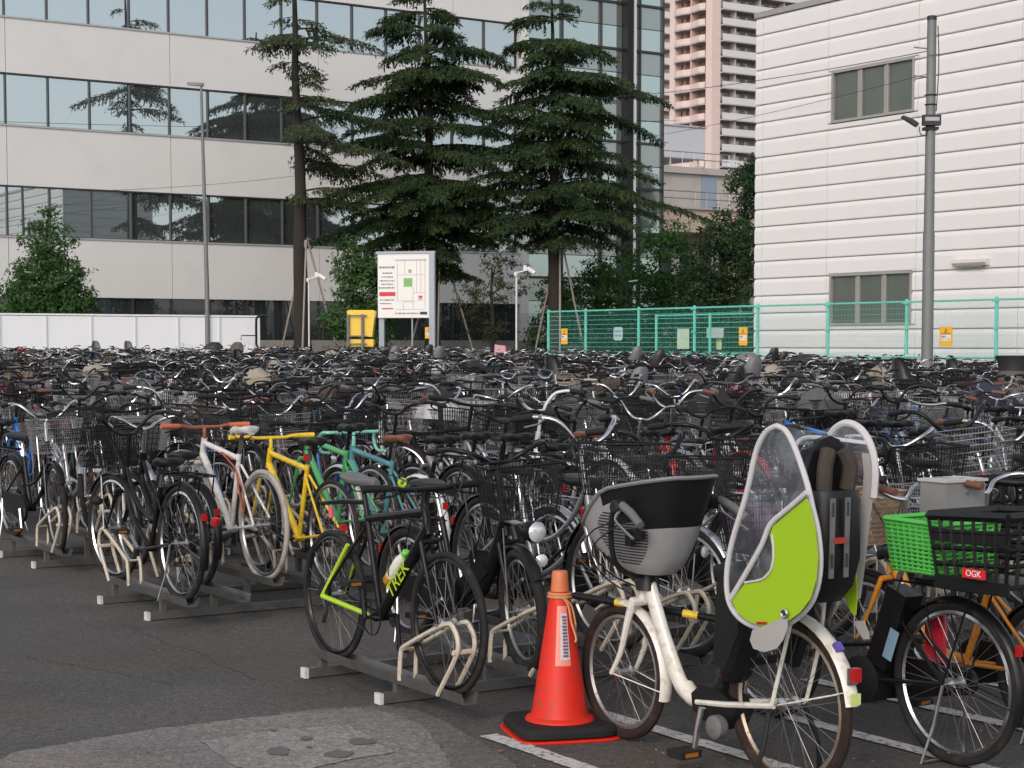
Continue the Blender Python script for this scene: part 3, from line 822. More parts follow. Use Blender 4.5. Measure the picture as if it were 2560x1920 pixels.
wave = [(-.35, 1.92), (-.75, 3.2), (-.35, 5.2), (-.1, 6.7), (-.7, 8.4), (-.75, 10.2), (-.3, 11.58)]
left_par = MB(tw_glow2).prism([(x, y, 0) for x, y in wave] + [(x + .2, y, 0) for x, y in wave[::-1]], (0, 0, 1.15)).mesh('balcony_parapet', smooth=False)
left_slab = MB(tw_slab).prism([(x + .02, y, 0) for x, y in wave] + [(2.19, 11.57, 0), (2.19, 1.93, 0)], (0, 0, .22)).mesh('balcony_slab', smooth=False)
rp = MB(tw_white).span((2.25, -.7, 0), (xr, -.58, 1.25)).mesh('balcony_parapet', smooth=False)
rs = MB(tw_slab).span((2.22, -.8, 0), (xr, 1.59, .25)).mesh('balcony_slab', smooth=False)
fl = MB(tw_white).span((-1.6, 13.45, 0), (-1.45, 18, 1.15)).span((-1.45, 13.45, 0), (1.5, 13.6, 1.15)).mesh('balcony_parapet', smooth=False)
fs = MB(tw_slab).span((-1.5, 13.42, 0), (2.1, 18, .22)).mesh('balcony_slab', smooth=False)
winr = MB(tw_win); 
x = 3.4
while x < xr - 3:
    winr.span((x, 1.50, 0), (x + 1.7, 1.59, 2.0)); x += 3.2
winr = winr.mesh('window_strip', smooth=False)
divr = MB(tw_recR); x = 5.6
while x < xr: divr.span((x, -.5, 0), (x + .15, 1.45, 2.8)); x += 6.4
divr = divr.mesh('balcony_divider', smooth=False)
winl = MB(tw_win).span((2.1, 3, 0), (2.19, 5, 2)).span((2.1, 7.2, 0), (2.19, 10, 2)).mesh('window_strip', smooth=False)
divl = MB(tw_glow).span((.1, 6.5, 0), (2.1, 6.9, 2.85)).span((1.9, 1.95, 0), (2.15, 3, 2.85)).span((1.9, 10.4, 0), (2.15, 11.55, 2.85)).mesh('balcony_wall', smooth=False)
for k in range(nfl):
    z = k * fh_
    for me in (winr, divr, winl, divl): pass
    for nm, me, dz in (('balcony_parapet', left_par, .0), ('balcony_slab', left_slab, -.26), ('balcony_parapet', rp, 0), ('balcony_slab', rs, -.27), ('balcony_parapet', fl, 0), ('balcony_slab', fs, -.25), ('window_strip', winr, .3), ('balcony_divider', divr, 0), ('window_strip', winl, .3), ('balcony_wall', divl, 0)):
        o = obj(nm, me, tower, (0, 0, z + dz))
        if nm in ('window_strip', 'balcony_divider', 'balcony_wall'): o['kind'] = 'stuff'
MB(tw_white).span((2.0, 13.4, 0), (6, 18, nfl * fh_)).build('rear_wall', tower, smooth=False)

# ------------------------------------------------------------------ mid distance concrete block with roof tank
MD = 125.0
cp = at(1618, 860, MD); ma, mb_ = cp.dot(A), cp.dot(B)
blk = thing('concrete_block_building', W(ma, mb_, 0), 'low beige concrete building with a water tank and railings on its roof', 'building', rz=math.atan2(B.y, B.x))
blk_m = mat('block_concrete', (.42, .39, .36), .8, vary=.1, scale=.4, dirt=(.25, .22, .2), dirt_amt=.4)
blk_sunlit = mat('block_sunlit_tint', (.50, .40, .31), .8, vary=.08, scale=.4)  # grey concrete with the sunlight's pink painted into its colour
blk_dark = mat('block_opening', (.05, .05, .055), .5)
s_ = F / MD
zr = CAMH + (HZ - 432) / s_
zl = CAMH + (HZ - 528) / s_
MB(blk_m).span((0, 0, zl + .1), (14, 18, zr)).build('upper_storey', blk, smooth=False)
MB(blk_m).span((-.25, -.3, zr), (14.4, 18.2, zr + .45)).build('roof_edge', blk, smooth=False)
MB(blk_sunlit).span((-.5, 1, 0), (13, 26, zl - 1.6)).build('lower_storey', blk, smooth=False)
MB(blk_sunlit).span((-1.6, -2.2, zl - 1.6), (14, 26, zl)).build('balcony_band', blk, smooth=False)
MB(blk_m).span((-1.8, -2.4, zl), (14.2, 26.2, zl + .12)).build('balcony_coping', blk, smooth=False)
for i in range(4): MB(blk_m).span((1.2 + i * 3.6, -1.6, 0), (1.6 + i * 3.6, -1.2, zl - 1.6)).build('pillar', blk, smooth=False)
for i in range(3): MB(blk_dark).span((1.9 + i * 3.6, .9, 4.5), (4.4 + i * 3.6, .99, zl - 2)).build('window', blk, smooth=False)
for i in range(5): MB(blk_dark).span((-.59, 4 + i * 4.4, 4.4), (-.502, 6.6 + i * 4.4, zl - 2.2)).build('window', blk, smooth=False)
MB(mat('door_blue', (.25, .30, .38), .5)).span((4.8, -.06, zl + .15), (6.2, -.003, zl + 2.6)).build('door', blk, smooth=False)
tank = thing('water_tank', W(ma, mb_, zr + .45), 'pale grey box water tank on the concrete building roof', 'tank', rz=math.atan2(B.y, B.x))
MB(mat('tank_grey', (.52, .53, .56), .5)).span((.6, 1.5, .85), (6.4, 6.2, 3.1)).build('tank_body', tank, smooth=False)
MB(mat('tank_lid', (.40, .40, .42), .5)).span((.5, 1.4, 3.1), (6.5, 6.3, 3.2)).build('tank_lid', tank, smooth=False)
for x in (.9, 3.4, 6.0):
    for y in (1.8, 5.9): MB(alu).tube([(x, y, 0), (x, y, .85)], .08, 6).build('leg', tank)
def railing(nm, pts, h, label, loc):
    t = thing(nm, loc, label, 'railing', rz=math.atan2(B.y, B.x))
    for z in (h, h * .55): MB(alu).tube([(p[0], p[1], z) for p in pts], .035, 4).build('rail', t)
    for i in range(len(pts) - 1):
        a_, b_ = Vector(pts[i] + (0,)), Vector(pts[i + 1] + (0,)); n = max(1, int((b_ - a_).length / 1.0))
        for j in range(n + 1):
            p = a_.lerp(b_, j / n); MB(alu).tube([p, p + Vector((0, 0, h))], .03, 4).build('baluster', t)
railing('roof_railing', [(-.1, 9), (-.1, .1), (7.5, .1)], 1.1, 'thin metal railing round the water tank on the roof', W(ma, mb_, zr + .45))
railing('balcony_railing', [(-1.7, 12), (-1.7, -2.3), (13.8, -2.3)], 1.1, 'thin metal railing along the terrace below the tank roof', W(ma, mb_, zl + .12))
lad = thing('roof_ladder', W(ma, mb_, zl + .2), 'pale metal cage ladder on the concrete building wall', 'ladder', rz=math.atan2(B.y, B.x))
for x in (9.6, 10.6): MB(alu).tube(sm([(x, -.35, 0), (x, -.35, zr - zl + 1.2), (x, .1, zr - zl + 1.6), (x, .5, zr - zl + 1.1)], 3), .06, 5).build('side_rail', lad)
for i in range(9): MB(alu).tube([(9.6, -.35, .3 + i * .4), (10.6, -.35, .3 + i * .4)], .03, 4).build('rung', lad)

# ------------------------------------------------------------------ planting bank behind the parking
soil = mat('soil_bank', (.13, .10, .075), .95, vary=.3, scale=3, bump=.6, bscale=12)
kerb_m = mat('kerb_concrete', (.26, .25, .23), .85, vary=.2, scale=3, dirt=(.13, .11, .1), dirt_amt=.6)
bank = MB(soil); bz = 1.28
rows = []
for (a, z) in ((60.3, .2), (60.4, 1.05), (61.2, bz), (64, bz + .05), (71.2, bz), (71.8, bz)):
    rows.append([W(a, b_, z + R_.uniform(-.04, .04)) for b_ in [26 + i * .6 for i in range(54)]])
bank.grid(rows); tag(bank.build('planting_bank'), 'brown soil bank behind the last bicycle row', kind='structure')
fb = thing('low_boundary_wall', W(69.0, 30, 0), 'low pale concrete wall at the foot of the office block', 'wall', rz=math.atan2(B.y, B.x))
for i in range(13): MB(kerb_m).span((-4 + i * 2.0 + .01, 0, 1.2), (-4 + (i + 1) * 2.0 - .01, .25, 1.85)).build('wall_block', fb, smooth=False)
hedge_dark = mat('shade_net', (.016, .022, .026), .8)
net = thing('dark_mesh_fence', W(69.6, 30, 0), 'dark green mesh fence standing behind the low wall and sign', 'fence', rz=math.atan2(B.y, B.x))
for i in range(11):
    o = MB(mat('dark_pipe', (.03, .035, .035), .6)).tube([(-4 + i * 2.4, 0, 1.2), (-4 + i * 2.4, 0, 3.2)], .035, 6).build('post', net)
mbn = MB(mat('dark_mesh', (.02, .03, .03), .7))
for i in range(240): mbn.tube([(-4 + i * .1, 0, 1.3), (-4 + i * .1, 0, 3.15)], .006, 3, cap=False)
for i in range(19): mbn.tube([(-4, 0, 1.3 + i * .1), (20, 0, 1.3 + i * .1)], .006, 3, cap=False)
tag(mbn.build('mesh_panel', net), kind='stuff')

# white hoarding on the left
hd = thing('white_hoarding', W(61.5, 30, 0), 'long white panel hoarding behind the left end of the bicycle field', 'fence', rz=math.atan2(B.y, B.x))
hoard = mat('hoarding_white', (.82, .83, .86), .45, vary=.04, scale=.7)
e = b_at(652, 61.5) - 30; pw = 1.66; x = e
pm = MB(hoard).span((.01, 0, .0), (pw - .01, .04, 2.33)).mesh('hoarding_panel', smooth=False)
pf = MB(mat('hoarding_frame', (.6, .61, .64), .5)).span((-.03, -.03, .25), (.03, -.002, 2.38)).mesh('post', smooth=False)
while x > -13:
    x -= pw; obj('hoarding_panel', pm, hd, (x, 0, gz(61.5))); obj('post', pf, hd, (x, 0, .3))
MB(hoard).span((x, -.03, 2.70), (e, .055, 2.76)).build('top_rail', hd, smooth=False)
MB(hoard).span((x, -.045, .75), (e, -.004, .81)).build('bottom_rail', hd, smooth=False)
hr = thing('black_pipe_gate', at(651, 880, 66.5), 'black bent pipe barrier at the right end of the white hoarding', 'barrier')
MB(black).tube(sm([(-.15, 0, 0), (-.15, 0, 1.05), (-.12, 0, 1.28), (.02, 0, 1.36), (.30, 0, 1.36)], 4), .045, 8).build('pipe', hr)
MB(black).tube([(-.72, 0, .45), (-.72, 0, .62), (-.15, 0, .62)], .02, 6).build('latch_bar', hr)

# ------------------------------------------------------------------ green mesh fence
BFc = 33.6
green_m = paint('fence_green', (.13, .52, .42), rough=.45, coat=.05, dirt=(.08, .32, .26))
gf = thing('green_mesh_fence', W(0, BFc, 0), 'mint green wire mesh fence in front of the white warehouse', 'fence', rz=ANG_A)
gpx = [1371, 1464, 1596, 1735, 1893, 2068, 2264, 2488, 2740, 3020]
ga = [a_at(p, BFc) for p in gpx]; TOPZ, RAILZ = 2.76, 1.33
for i, a in enumerate(ga):
    MB(green_m).tube([(a, 0, .2), (a, 0, TOPZ + .04)], .045, 8).lathe([(.05, 0), (.03, .03), (.001, .035)], (a, 0, TOPZ + .04), 'z', 8).build('post', gf)
    if i > 2:
        MB(green_m).box((a, .05, 2.05), (.16, .02, .05)).box((a, .05, TOPZ - .03), (.22, .03, .05)).build('clamp', gf, smooth=False)
for i in range(len(ga) - 1):
    a1, a0 = ga[i], ga[i + 1]
    for z, r in ((TOPZ, .026), (RAILZ, .026), (.33, .02)):
        MB(green_m).tube([(a0, .02, z), (a1, .02, z)], r, 6).build('rail', gf)
    mb = MB(green_m); n = int((a1 - a0) / .055)
    for j in range(1, n): mb.tube([(a0 + (a1 - a0) * j / n, .03, .36), (a0 + (a1 - a0) * j / n, .03, TOPZ)], .0022, 3, cap=False)
    for j in range(17): mb.tube([(a0, .034, .42 + j * .145), (a1, .034, .42 + j * .145)], .003 if i > 3 else .006, 3, cap=False)
    tag(mb.build('wire_mesh', gf), kind='stuff')
# short return of the fence behind (gate leaf)
gb = thing('green_gate', W(0, 0, 0), 'mint green mesh gate leaf seen through the front fence', 'gate', rz=0)
g0 = W(46.8, 36.4); g1 = W(41.2, 36.4)
def gpt(t, z): p = g0.lerp(g1, t); return Vector((p.x, p.y, z))
for t in (0, .5, 1): MB(green_m).tube([gpt(t, .3), gpt(t, 2.66)], .045, 8).build('post', gb)
for z in (2.62, 1.36): MB(green_m).tube([gpt(0, z), gpt(1, z)], .028, 6).build('rail', gb)
mb = MB(green_m)
for j in range(60): mb.tube([gpt(j / 60, .4), gpt(j / 60, 2.6)], .002, 3, cap=False)
for j in range(14): mb.tube([gpt(0, .45 + j * .16), gpt(1, .45 + j * .16)], .003, 3, cap=False)
tag(mb.build('wire_mesh', gb), kind='stuff')

warn_y = mat('sign_yellow', (.80, .42, .03), .5, vary=.05); sign_w = mat('sign_white', (.72, .71, .69), .5, vary=.03); ink = mat('ink', (.03, .03, .03), .6, vary=0)
def warn_sign(px, py, w, h, b, label, rz=None, loc=None):
    o = loc or W(a_at(px, b), b, 0); d = proj(o)[2]; z = CAMH + (HZ - py) * d / F
    t = thing('warning_sign', Vector((o.x, o.y, z)), label, 'sign', 'yellow warning signs', rz=ANG_A if rz is None else rz)
    t_ = .012
    MB(warn_y).span((-w / 2, 0, -h / 2), (w / 2, t_, h / 2)).build('board', t, smooth=False)
    y = t_ + .002
    MB(sign_w).span((-w * .40, t_, -h * .22), (w * .40, y, h * .08)).build('white_field', t, smooth=False)
    tr = MB(ink)
    for p, q in (((-.10, .20), (.10, .20)), ((.10, .20), (0, .40)), ((0, .40), (-.10, .20))):
        tr.tube([(p[0] * w, y, p[1] * h), (q[0] * w, y, q[1] * h)], .006, 4)
    tr.box((0, y, h * .28), (.008, .003, h * .06)); tr.build('triangle_mark', t, smooth=False)
    tx = MB(ink)
    for (z_, x0, x1) in ((.13, -.38, .38), (.01, -.36, -.05), (-.04, -.3, .02), (-.14, -.36, -.2), (-.14, .12, .34)):
        xx = x0
        while xx < x1: tx.box((-xx * w, y + .001, z_ * h), (w * .035, .002, h * .035)); xx += .05
    tag(tx.build('small_print', t, smooth=False), kind='stuff')
    return t
warn_sign(1411, 841, .36, .52, BFc - .05, 'yellow warning sign at the far left end of the green fence')
warn_sign(1857, 841, .36, .52, BFc - .05, 'yellow warning sign on green fence beside the warehouse corner')
warn_sign(2363, 841, .42, .50, BFc - .05, 'yellow warning sign on green fence right of the grey pole')
ws = thing('notice_board', W(a_at(1545, BFc - .05), BFc - .05, 2.0), 'small white octagonal notice on the left part of green fence', 'sign', rz=ANG_A)
ph_ = [(-.24, -.15), (-.18, -.21), (.18, -.21), (.24, -.15), (.24, .15), (.18, .21), (-.18, .21), (-.24, .15)]
MB(mat('notice_pale', (.35, .50, .52), .5)).prism([(x, 0, z) for x, z in ph_], (0, .012, 0)).build('board', ws, smooth=False)
tx = MB(ink)
for z_ in (.08, -.06):
    for i in range(5): tx.box((-.16 + i * .08, .013, z_), (.035, .003, .05))
tag(tx.build('small_print', ws, smooth=False), kind='stuff')
# things behind the fence: pay machine boards
pb_m = mat('board_lime', (.55, .62, .25), .5)
for (px0, px1, py0, py1, a, m, lab, nm) in ((1692, 1722, 822, 872, 41.5, mat('board_pale', (.50, .60, .45), .5), 'pale green panel behind the middle of the fence', 'notice_board'),
                                  (1785, 1803, 846, 874, 41, pb_m, 'lime panel low behind the fence near the warehouse corner', 'notice_board'),
                                  (1766, 1808, 820, 845, 41, mat('board_grey', (.40, .45, .45), .5), 'grey panel above the lime one behind the green fence', 'notice_board')):
    b_ = b_at(px0, 46.5); p = W(46.5, b_); d = proj(p)[2]; z0 = CAMH + (HZ - py1) * d / F; z1 = CAMH + (HZ - py0) * d / F
    w = (px1 - px0) * d / F
    t = thing(nm, Vector((p.x, p.y, .3)), lab, 'panel')
    MB(m).span((0, 0, z0 - .3), (w, .05, z1 - .3)).build('board', t, smooth=False)
    MB(dark_metal).span((w / 2 - .03, .052, 0), (w / 2 + .03, .10, z1 - .35)).build('post', t, smooth=False)

# ------------------------------------------------------------------ poles, lamps, cables, map board
galv = mat('galvanised_steel', (.17, .175, .18), .6, .25, vary=.15, scale=5, dirt=(.16, .15, .14), dirt_amt=.4)
dk = mat('lamp_dark', (.03, .03, .035), .5, .3)
pl = thing('utility_pole', W(26.9, 28.3, .1), 'tall grey steel pole with floodlights in front of the warehouse', 'pole')
PZ = 8.45
MB(galv).tube([(0, 0, 0), (0, 0, 3.9), (0, 0, 4.0), (.0, 0, PZ)], [.128, .125, .112, .098], 16).build('shaft', pl)
MB(dk).lathe([(.105, 0), (.105, .09), (.08, .1)], (0, 0, PZ), 'z', 14).build('cap', pl)
zb = CAMH + (HZ - 318) / 114 - .1
MB(dk).box((-.02, -.17, zb), (.38, .16, .22)).box((0, 0, zb - .16), (.30, .26, .06)).build('floodlight', pl, smooth=False)
MB(mat('lamp_face', (.35, .35, .37), .3)).box((-.02, -.253, zb + .02), (.30, .004, .08)).build('lamp_face', pl, smooth=False)
f2 = MB(dk); f2.prism([(-.30, -.1, zb - .12), (-.62, -.1, zb + .08), (-.60, -.1, zb + .12), (-.36, -.1, zb + .02), (-.26, -.1, zb - .06)], (0, .2, 0)); f2.build('floodlight', pl, smooth=False)
MB(cable_m).tube(sm([(-.25, -.05, zb - .12), (-.22, -.05, zb - .28), (-.10, -.06, zb - .3), (-.08, -.08, zb - .1)], 4), .012, 5).build('lamp_cable', pl)
MB(cable_m).tube(sm([(.10, -.08, zb + .2), (.14, -.08, zb + 1.2), (.11, -.08, zb + 2.0)], 4), .012, 5).build('conduit', pl)
for z in (zb + .55, zb + .35): MB(dk).tube([(.13 * math.cos(t * math.pi / 4), .13 * math.sin(t * math.pi / 4), z) for t in range(8)], .012, 4, closed=True).build('band', pl)
for z in (PZ - .6, PZ - 1.2): MB(galv).tube([(0, 0, z), (-.38, -.02, z + .03)], .015, 5).build('hook', pl)

p0 = at(519, 870, 66); lb = thing('street_lamp', Vector((p0.x, p0.y, .3)), 'slim grey street lamp with one short head before the office block', 'street lamp')
LZ = CAMH + (HZ - 222) * 66 / F - .3
MB(galv).tube([(0, 0, 0), (0, 0, 3.5), (-.14, 0, LZ)], [.095, .085, .05], 12).build('shaft', lb)
MB(galv).loft([[(-.14 + x, y * w, LZ + z + t) for y, z in ((-1, 0), (1, 0), (1, .05), (.5, .11), (-.5, .11), (-1, .05))] for x, w, t in ((.10, .06, -.02), (.04, .10, -.02), (-.2, .11, 0), (-.42, .07, .01), (-.52, .03, .02))]).build('lamp_head', lb)

mapc = at(1010, 860, 66.5); ma_, mbb = mapc.dot(A), mapc.dot(B)
mp = thing('map_board', Vector((mapc.x, mapc.y, 1.2)), 'large white map board on grey posts before the middle cedar', 'sign', rz=math.radians(-14))
SX = 66.5 / F
bw, zb0, zb1 = 2.02, CAMH + (HZ - 795) * SX - 1.2, CAMH + (HZ - 636) * SX - 1.2
MB(sign_w).span((-bw / 2, -.05, zb0), (bw / 2, .05, zb1)).build('board', mp, smooth=False)
fm_ = mat('frame_grey', (.30, .33, .37), .5, .3)
MB(fm_).span((-bw / 2 - .07, -.09, zb1), (bw / 2 + .24, .09, zb1 + .09)).build('frame_top', mp, smooth=False)
MB(fm_).span((bw / 2 + .003, -.09, -.1), (bw / 2 + .22, .09, zb1)).build('post', mp, smooth=False)
MB(fm_).span((-bw / 2 + .0, .06, -.1), (-bw / 2 + .2, .2, zb0 + .4)).build('post', mp, smooth=False)
MB(fm_).span((.28, .06, -.1), (.33, .1, zb0 + .3)).build('prop', mp, smooth=False)
H_ = zb1 - zb0
def bx(u, v): return (-bw / 2 + u * bw, zb1 - v * H_)      # u,v in 0..1 from the top left
def rect(name, u0, v0, u1, v1, m, y=-.054):
    x0, z1 = bx(u0, v0); x1, z0 = bx(u1, v1); return MB(m).span((x0, y, z0), (x1, -.051, z1)).build(name, mp, smooth=False)
mg = mat('map_green', (.18, .42, .12), .6, vary=.05); mr = mat('map_red', (.55, .04, .06), .6, vary=.05); mgy = mat('map_grey', (.45, .44, .43), .6, vary=.05)
rect('map_green_area', .505, .38, .675, .515, mg, -.056); rect('map_green_area', .60, .245, .66, .30, mg, -.056)
rect('red_band', .03, .595, .345, .66, mr); rect('map_red_area', .795, .655, .87, .69, mr, -.056); rect('map_grey_area', .785, .695, .87, .73, mgy, -.056)
rect('map_grey_area', .34, .085, .95, .115, mgy, -.055)
rect('black_label', .82, .905, .96, .95, ink, -.055)
ln = MB(mat('map_line', (.22, .22, .23), .6, vary=0))
for (u0, v0, u1, v1) in ((.385, .15, .385, .735), (.53, .12, .53, .33), (.76, .12, .76, .61), (.84, .12, .84, .61), (.92, .08, .92, .84), (.38, .33, .92, .33), (.38, .735, .69, .735), (.69, .52, .69, .86), (.69, .61, .92, .61), (.50, .75, .50, .87), (.34, .87, .93, .87), (.50, .75, .69, .75)):
    x0, z1 = bx(u0, v0); x1, z0 = bx(u1, v1); ln.span((x0 - .006, -.056, z0 - .006), (x1 + .006, -.051, z1 + .006))
tag(ln.build('map_lines', mp, smooth=False), kind='stuff')
tx = MB(ink)
for (v, u0, u1, h) in ((.21, .03, .34, .035), (.30, .09, .28, .022), (.36, .08, .29, .022), (.42, .05, .32, .022), (.475, .08, .29, .022), (.53, .03, .34, .022), (.72, .05, .33, .02), (.775, .05, .28, .02), (.93, .34, .80, .022)):
    u = u0
    while u < u1:
        x0, z0 = bx(u, v); w = R_.uniform(.011, .02) * bw; tx.box((x0, -.0535, z0), (w, .004, h * H_ * R_.uniform(.7, 1.1))); u += .026
tag(tx.build('print', mp, smooth=False), kind='stuff')
rect('red_print', .08, .845, .30, .865, mr)
warn_sign(1072, 832, .30, .42, 0, 'yellow warning sign on the right post of the map board', rz=math.pi - .24, loc=mapc + Vector((.95, -.16, 0)))

cam_w = mat('camera_white', (.62, .62, .62), .4)
def cam_pole(px, pytop, pybase, d, label, z0=1.25):
    b0 = at(px, pybase, d); h = CAMH + (HZ - pytop) * d / F - z0
    t = thing('camera_pole', Vector((b0.x, b0.y, z0)), label, 'camera pole')
    MB(cam_w).tube([(0, 0, -1.0), (0, 0, h)], .032, 8).build('shaft', t)
    MB(cam_w).lathe([(.001, -.07), (.06, -.05), (.07, 0), (.07, .07), (.05, .1)], (-.02, 0, h + .03), 'z', 10).build('dome_camera', t)
    MB(cam_w).tube([(0, 0, h + .1), (.28, 0, h + .16), (.28, 0, h + .28)], .03, 6).build('bracket', t)
    MB(cam_w).box((.30, 0, h + .26), (.12, .12, .2)).build('junction_box', t, smooth=False)
    MB(cam_w).tube([(.38, 0, h + .26), (.64, -.05, h + .08)], .085, 10).build('bullet_camera', t)
    return t
cam_pole(1291, 690, 885, 62, 'white security camera pole between the map board and green fence')
cam_pole(773, 705, 880, 67, 'white security camera pole beside the leaning-propped left cedar')

yl_m = paint('plastic_yellow', (.78, .50, .02), rough=.45, dirt_amt=.2)
yp = at(905, 880, 63.5); yb = thing('yellow_bin', Vector((yp.x, yp.y, .35)), 'yellow plastic bin left of the map board', 'bin')
k_ = 63.5 / F
yb_z0, yb_z1 = CAMH + (HZ - 842) * k_ - .35, CAMH + (HZ - 776) * k_ - .35
MB(yl_m).loft([[(x * w, y * .4, z) for x, y in ((-1, -1), (1, -1), (1, 1), (-1, 1))] for w, z in ((.40, yb_z0), (.42, yb_z0 + .2), (.50, yb_z1 - .12), (.50, yb_z1 - .03), (.44, yb_z1))]).build('upper_body', yb, auto=60)
MB(yl_m).loft([[(x * w + .02, y * .4, z) for x, y in ((-1, -1), (1, -1), (1, 1), (-1, 1))] for w, z in ((.40, yb_z0 - .36), (.43, yb_z0 - .28), (.43, yb_z0 - .12), (.41, yb_z0 - .09))]).build('lower_body', yb, auto=60)
fr = thing('pipe_frame', Vector((yp.x, yp.y - .5, .35)), 'grey pipe frame standing in front of the yellow bin', 'barrier')
for x in (-.45, .06): MB(galv).tube([(x, 0, -.2), (x, 0, yb_z1 - .15)], .05, 8).build('post', fr)
for z in (yb_z1 - .2, yb_z0 + .02, yb_z0 - .26): MB(galv).tube([(-.47, -.02, z), (.22, -.02, z)], .028, 6).build('cross_rail', fr)

def wire(pts, label, r=.011):
    a_, b_ = pts[0], pts[-1]; n = 24; P = []
    for i in range(n + 1):
        t = i / n; p = a_.lerp(b_, t); p.z -= pts[1] * 4 * t * (1 - t); P.append(p)
    tag(MB(cable_m).tube(P, r, 4).build('overhead_cable'), label, 'cable')
def w2(x0, y0, d0, x1, y1, d1, sag, label, r=.011):
    wire((at(x0, y0, d0), sag, at(x1, y1, d1)), label, r)
w2(-300, 292, 50, 1700, 300, 66, .3, 'thin black cable crossing the upper office windows', .007)
w2(200, 478, 62, 735, 440, 70, .1, 'thin black cable from the office wall up to the left cedar', .007)
w2(2318, 128, 38.0, 1300, 250, 72, .3, 'upper black cable running left from the grey pole', .009)
w2(2318, 185, 38.0, 1300, 380, 72, .3, 'lower black cable running left from the grey pole', .006)
w2(2318, 140, 38.0, 3100, -80, 30, .2, 'black cable running right from the grey pole top', .006)

lt = mat('lamp_white', (.7, .7, .7), .4)
for i, (px, py, lab) in enumerate(((1560, 706, 'small white twin-arm lamp among the dark trees'),)):
    p = at(px, py, 80); t = thing('twin_lamp', Vector((p.x, p.y, 1.0)), lab, 'lamp')
    z = p.z - 1.0
    MB(galv).tube([(.1, 0, 0), (.1, 0, z)], .04, 8).build('shaft', t)
    for s_ in (-1, 1): MB(lt).loft([[(.1 + s_ * x, y, z + dz + zz) for y, zz in ((-.1, 0), (.1, 0), (.1, .06), (-.1, .06))] for x, dz in ((.08, 0), (.5, .06))]).build('lamp_head', t, smooth=False)

# ------------------------------------------------------------------ trees
bark = mat('bark', (.026, .021, .018), .95, vary=.4, scale=14, bump=.8, bscale=30)
def leaf_mat(name, c1, c2, sc=.8, tr=.25):
    m = bpy.data.materials.new(name); m.use_nodes = True; nt = m.node_tree; N = nt.nodes; L = nt.links; P = N['Principled BSDF']
    tc = N.new('ShaderNodeTexCoord'); n = N.new('ShaderNodeTexNoise'); n.inputs['Scale'].default_value = sc; n.inputs['Detail'].default_value = 6
    L.new(tc.outputs['Object'], n.inputs['Vector']); x = N.new('ShaderNodeMix'); x.data_type = 'RGBA'
    x.inputs[6].default_value = c1 + (1,); x.inputs[7].default_value = c2 + (1,)
    r = N.new('ShaderNodeMapRange'); r.inputs[1].default_value = .35; r.inputs[2].default_value = .65; L.new(n.outputs[0], r.inputs[0])
    L.new(r.outputs[0], x.inputs[0]); L.new(x.outputs[2], P.inputs['Base Color']); P.inputs['Roughness'].default_value = .6; P.inputs['Specular IOR Level'].default_value = .25
    tb = N.new('ShaderNodeBsdfTranslucent'); L.new(x.outputs[2], tb.inputs[0]); ms = N.new('ShaderNodeMixShader'); ms.inputs[0].default_value = tr
    L.new(P.outputs[0], ms.inputs[1]); L.new(tb.outputs[0], ms.inputs[2]); L.new(ms.outputs[0], N['Material Output'].inputs[0])
    return m
cedar_leaf = leaf_mat('cedar_needles', (.024, .048, .020), (.054, .086, .030))
cedar_leaf2 = leaf_mat('cedar_needles_sparse', (.035, .06, .028), (.07, .085, .035))
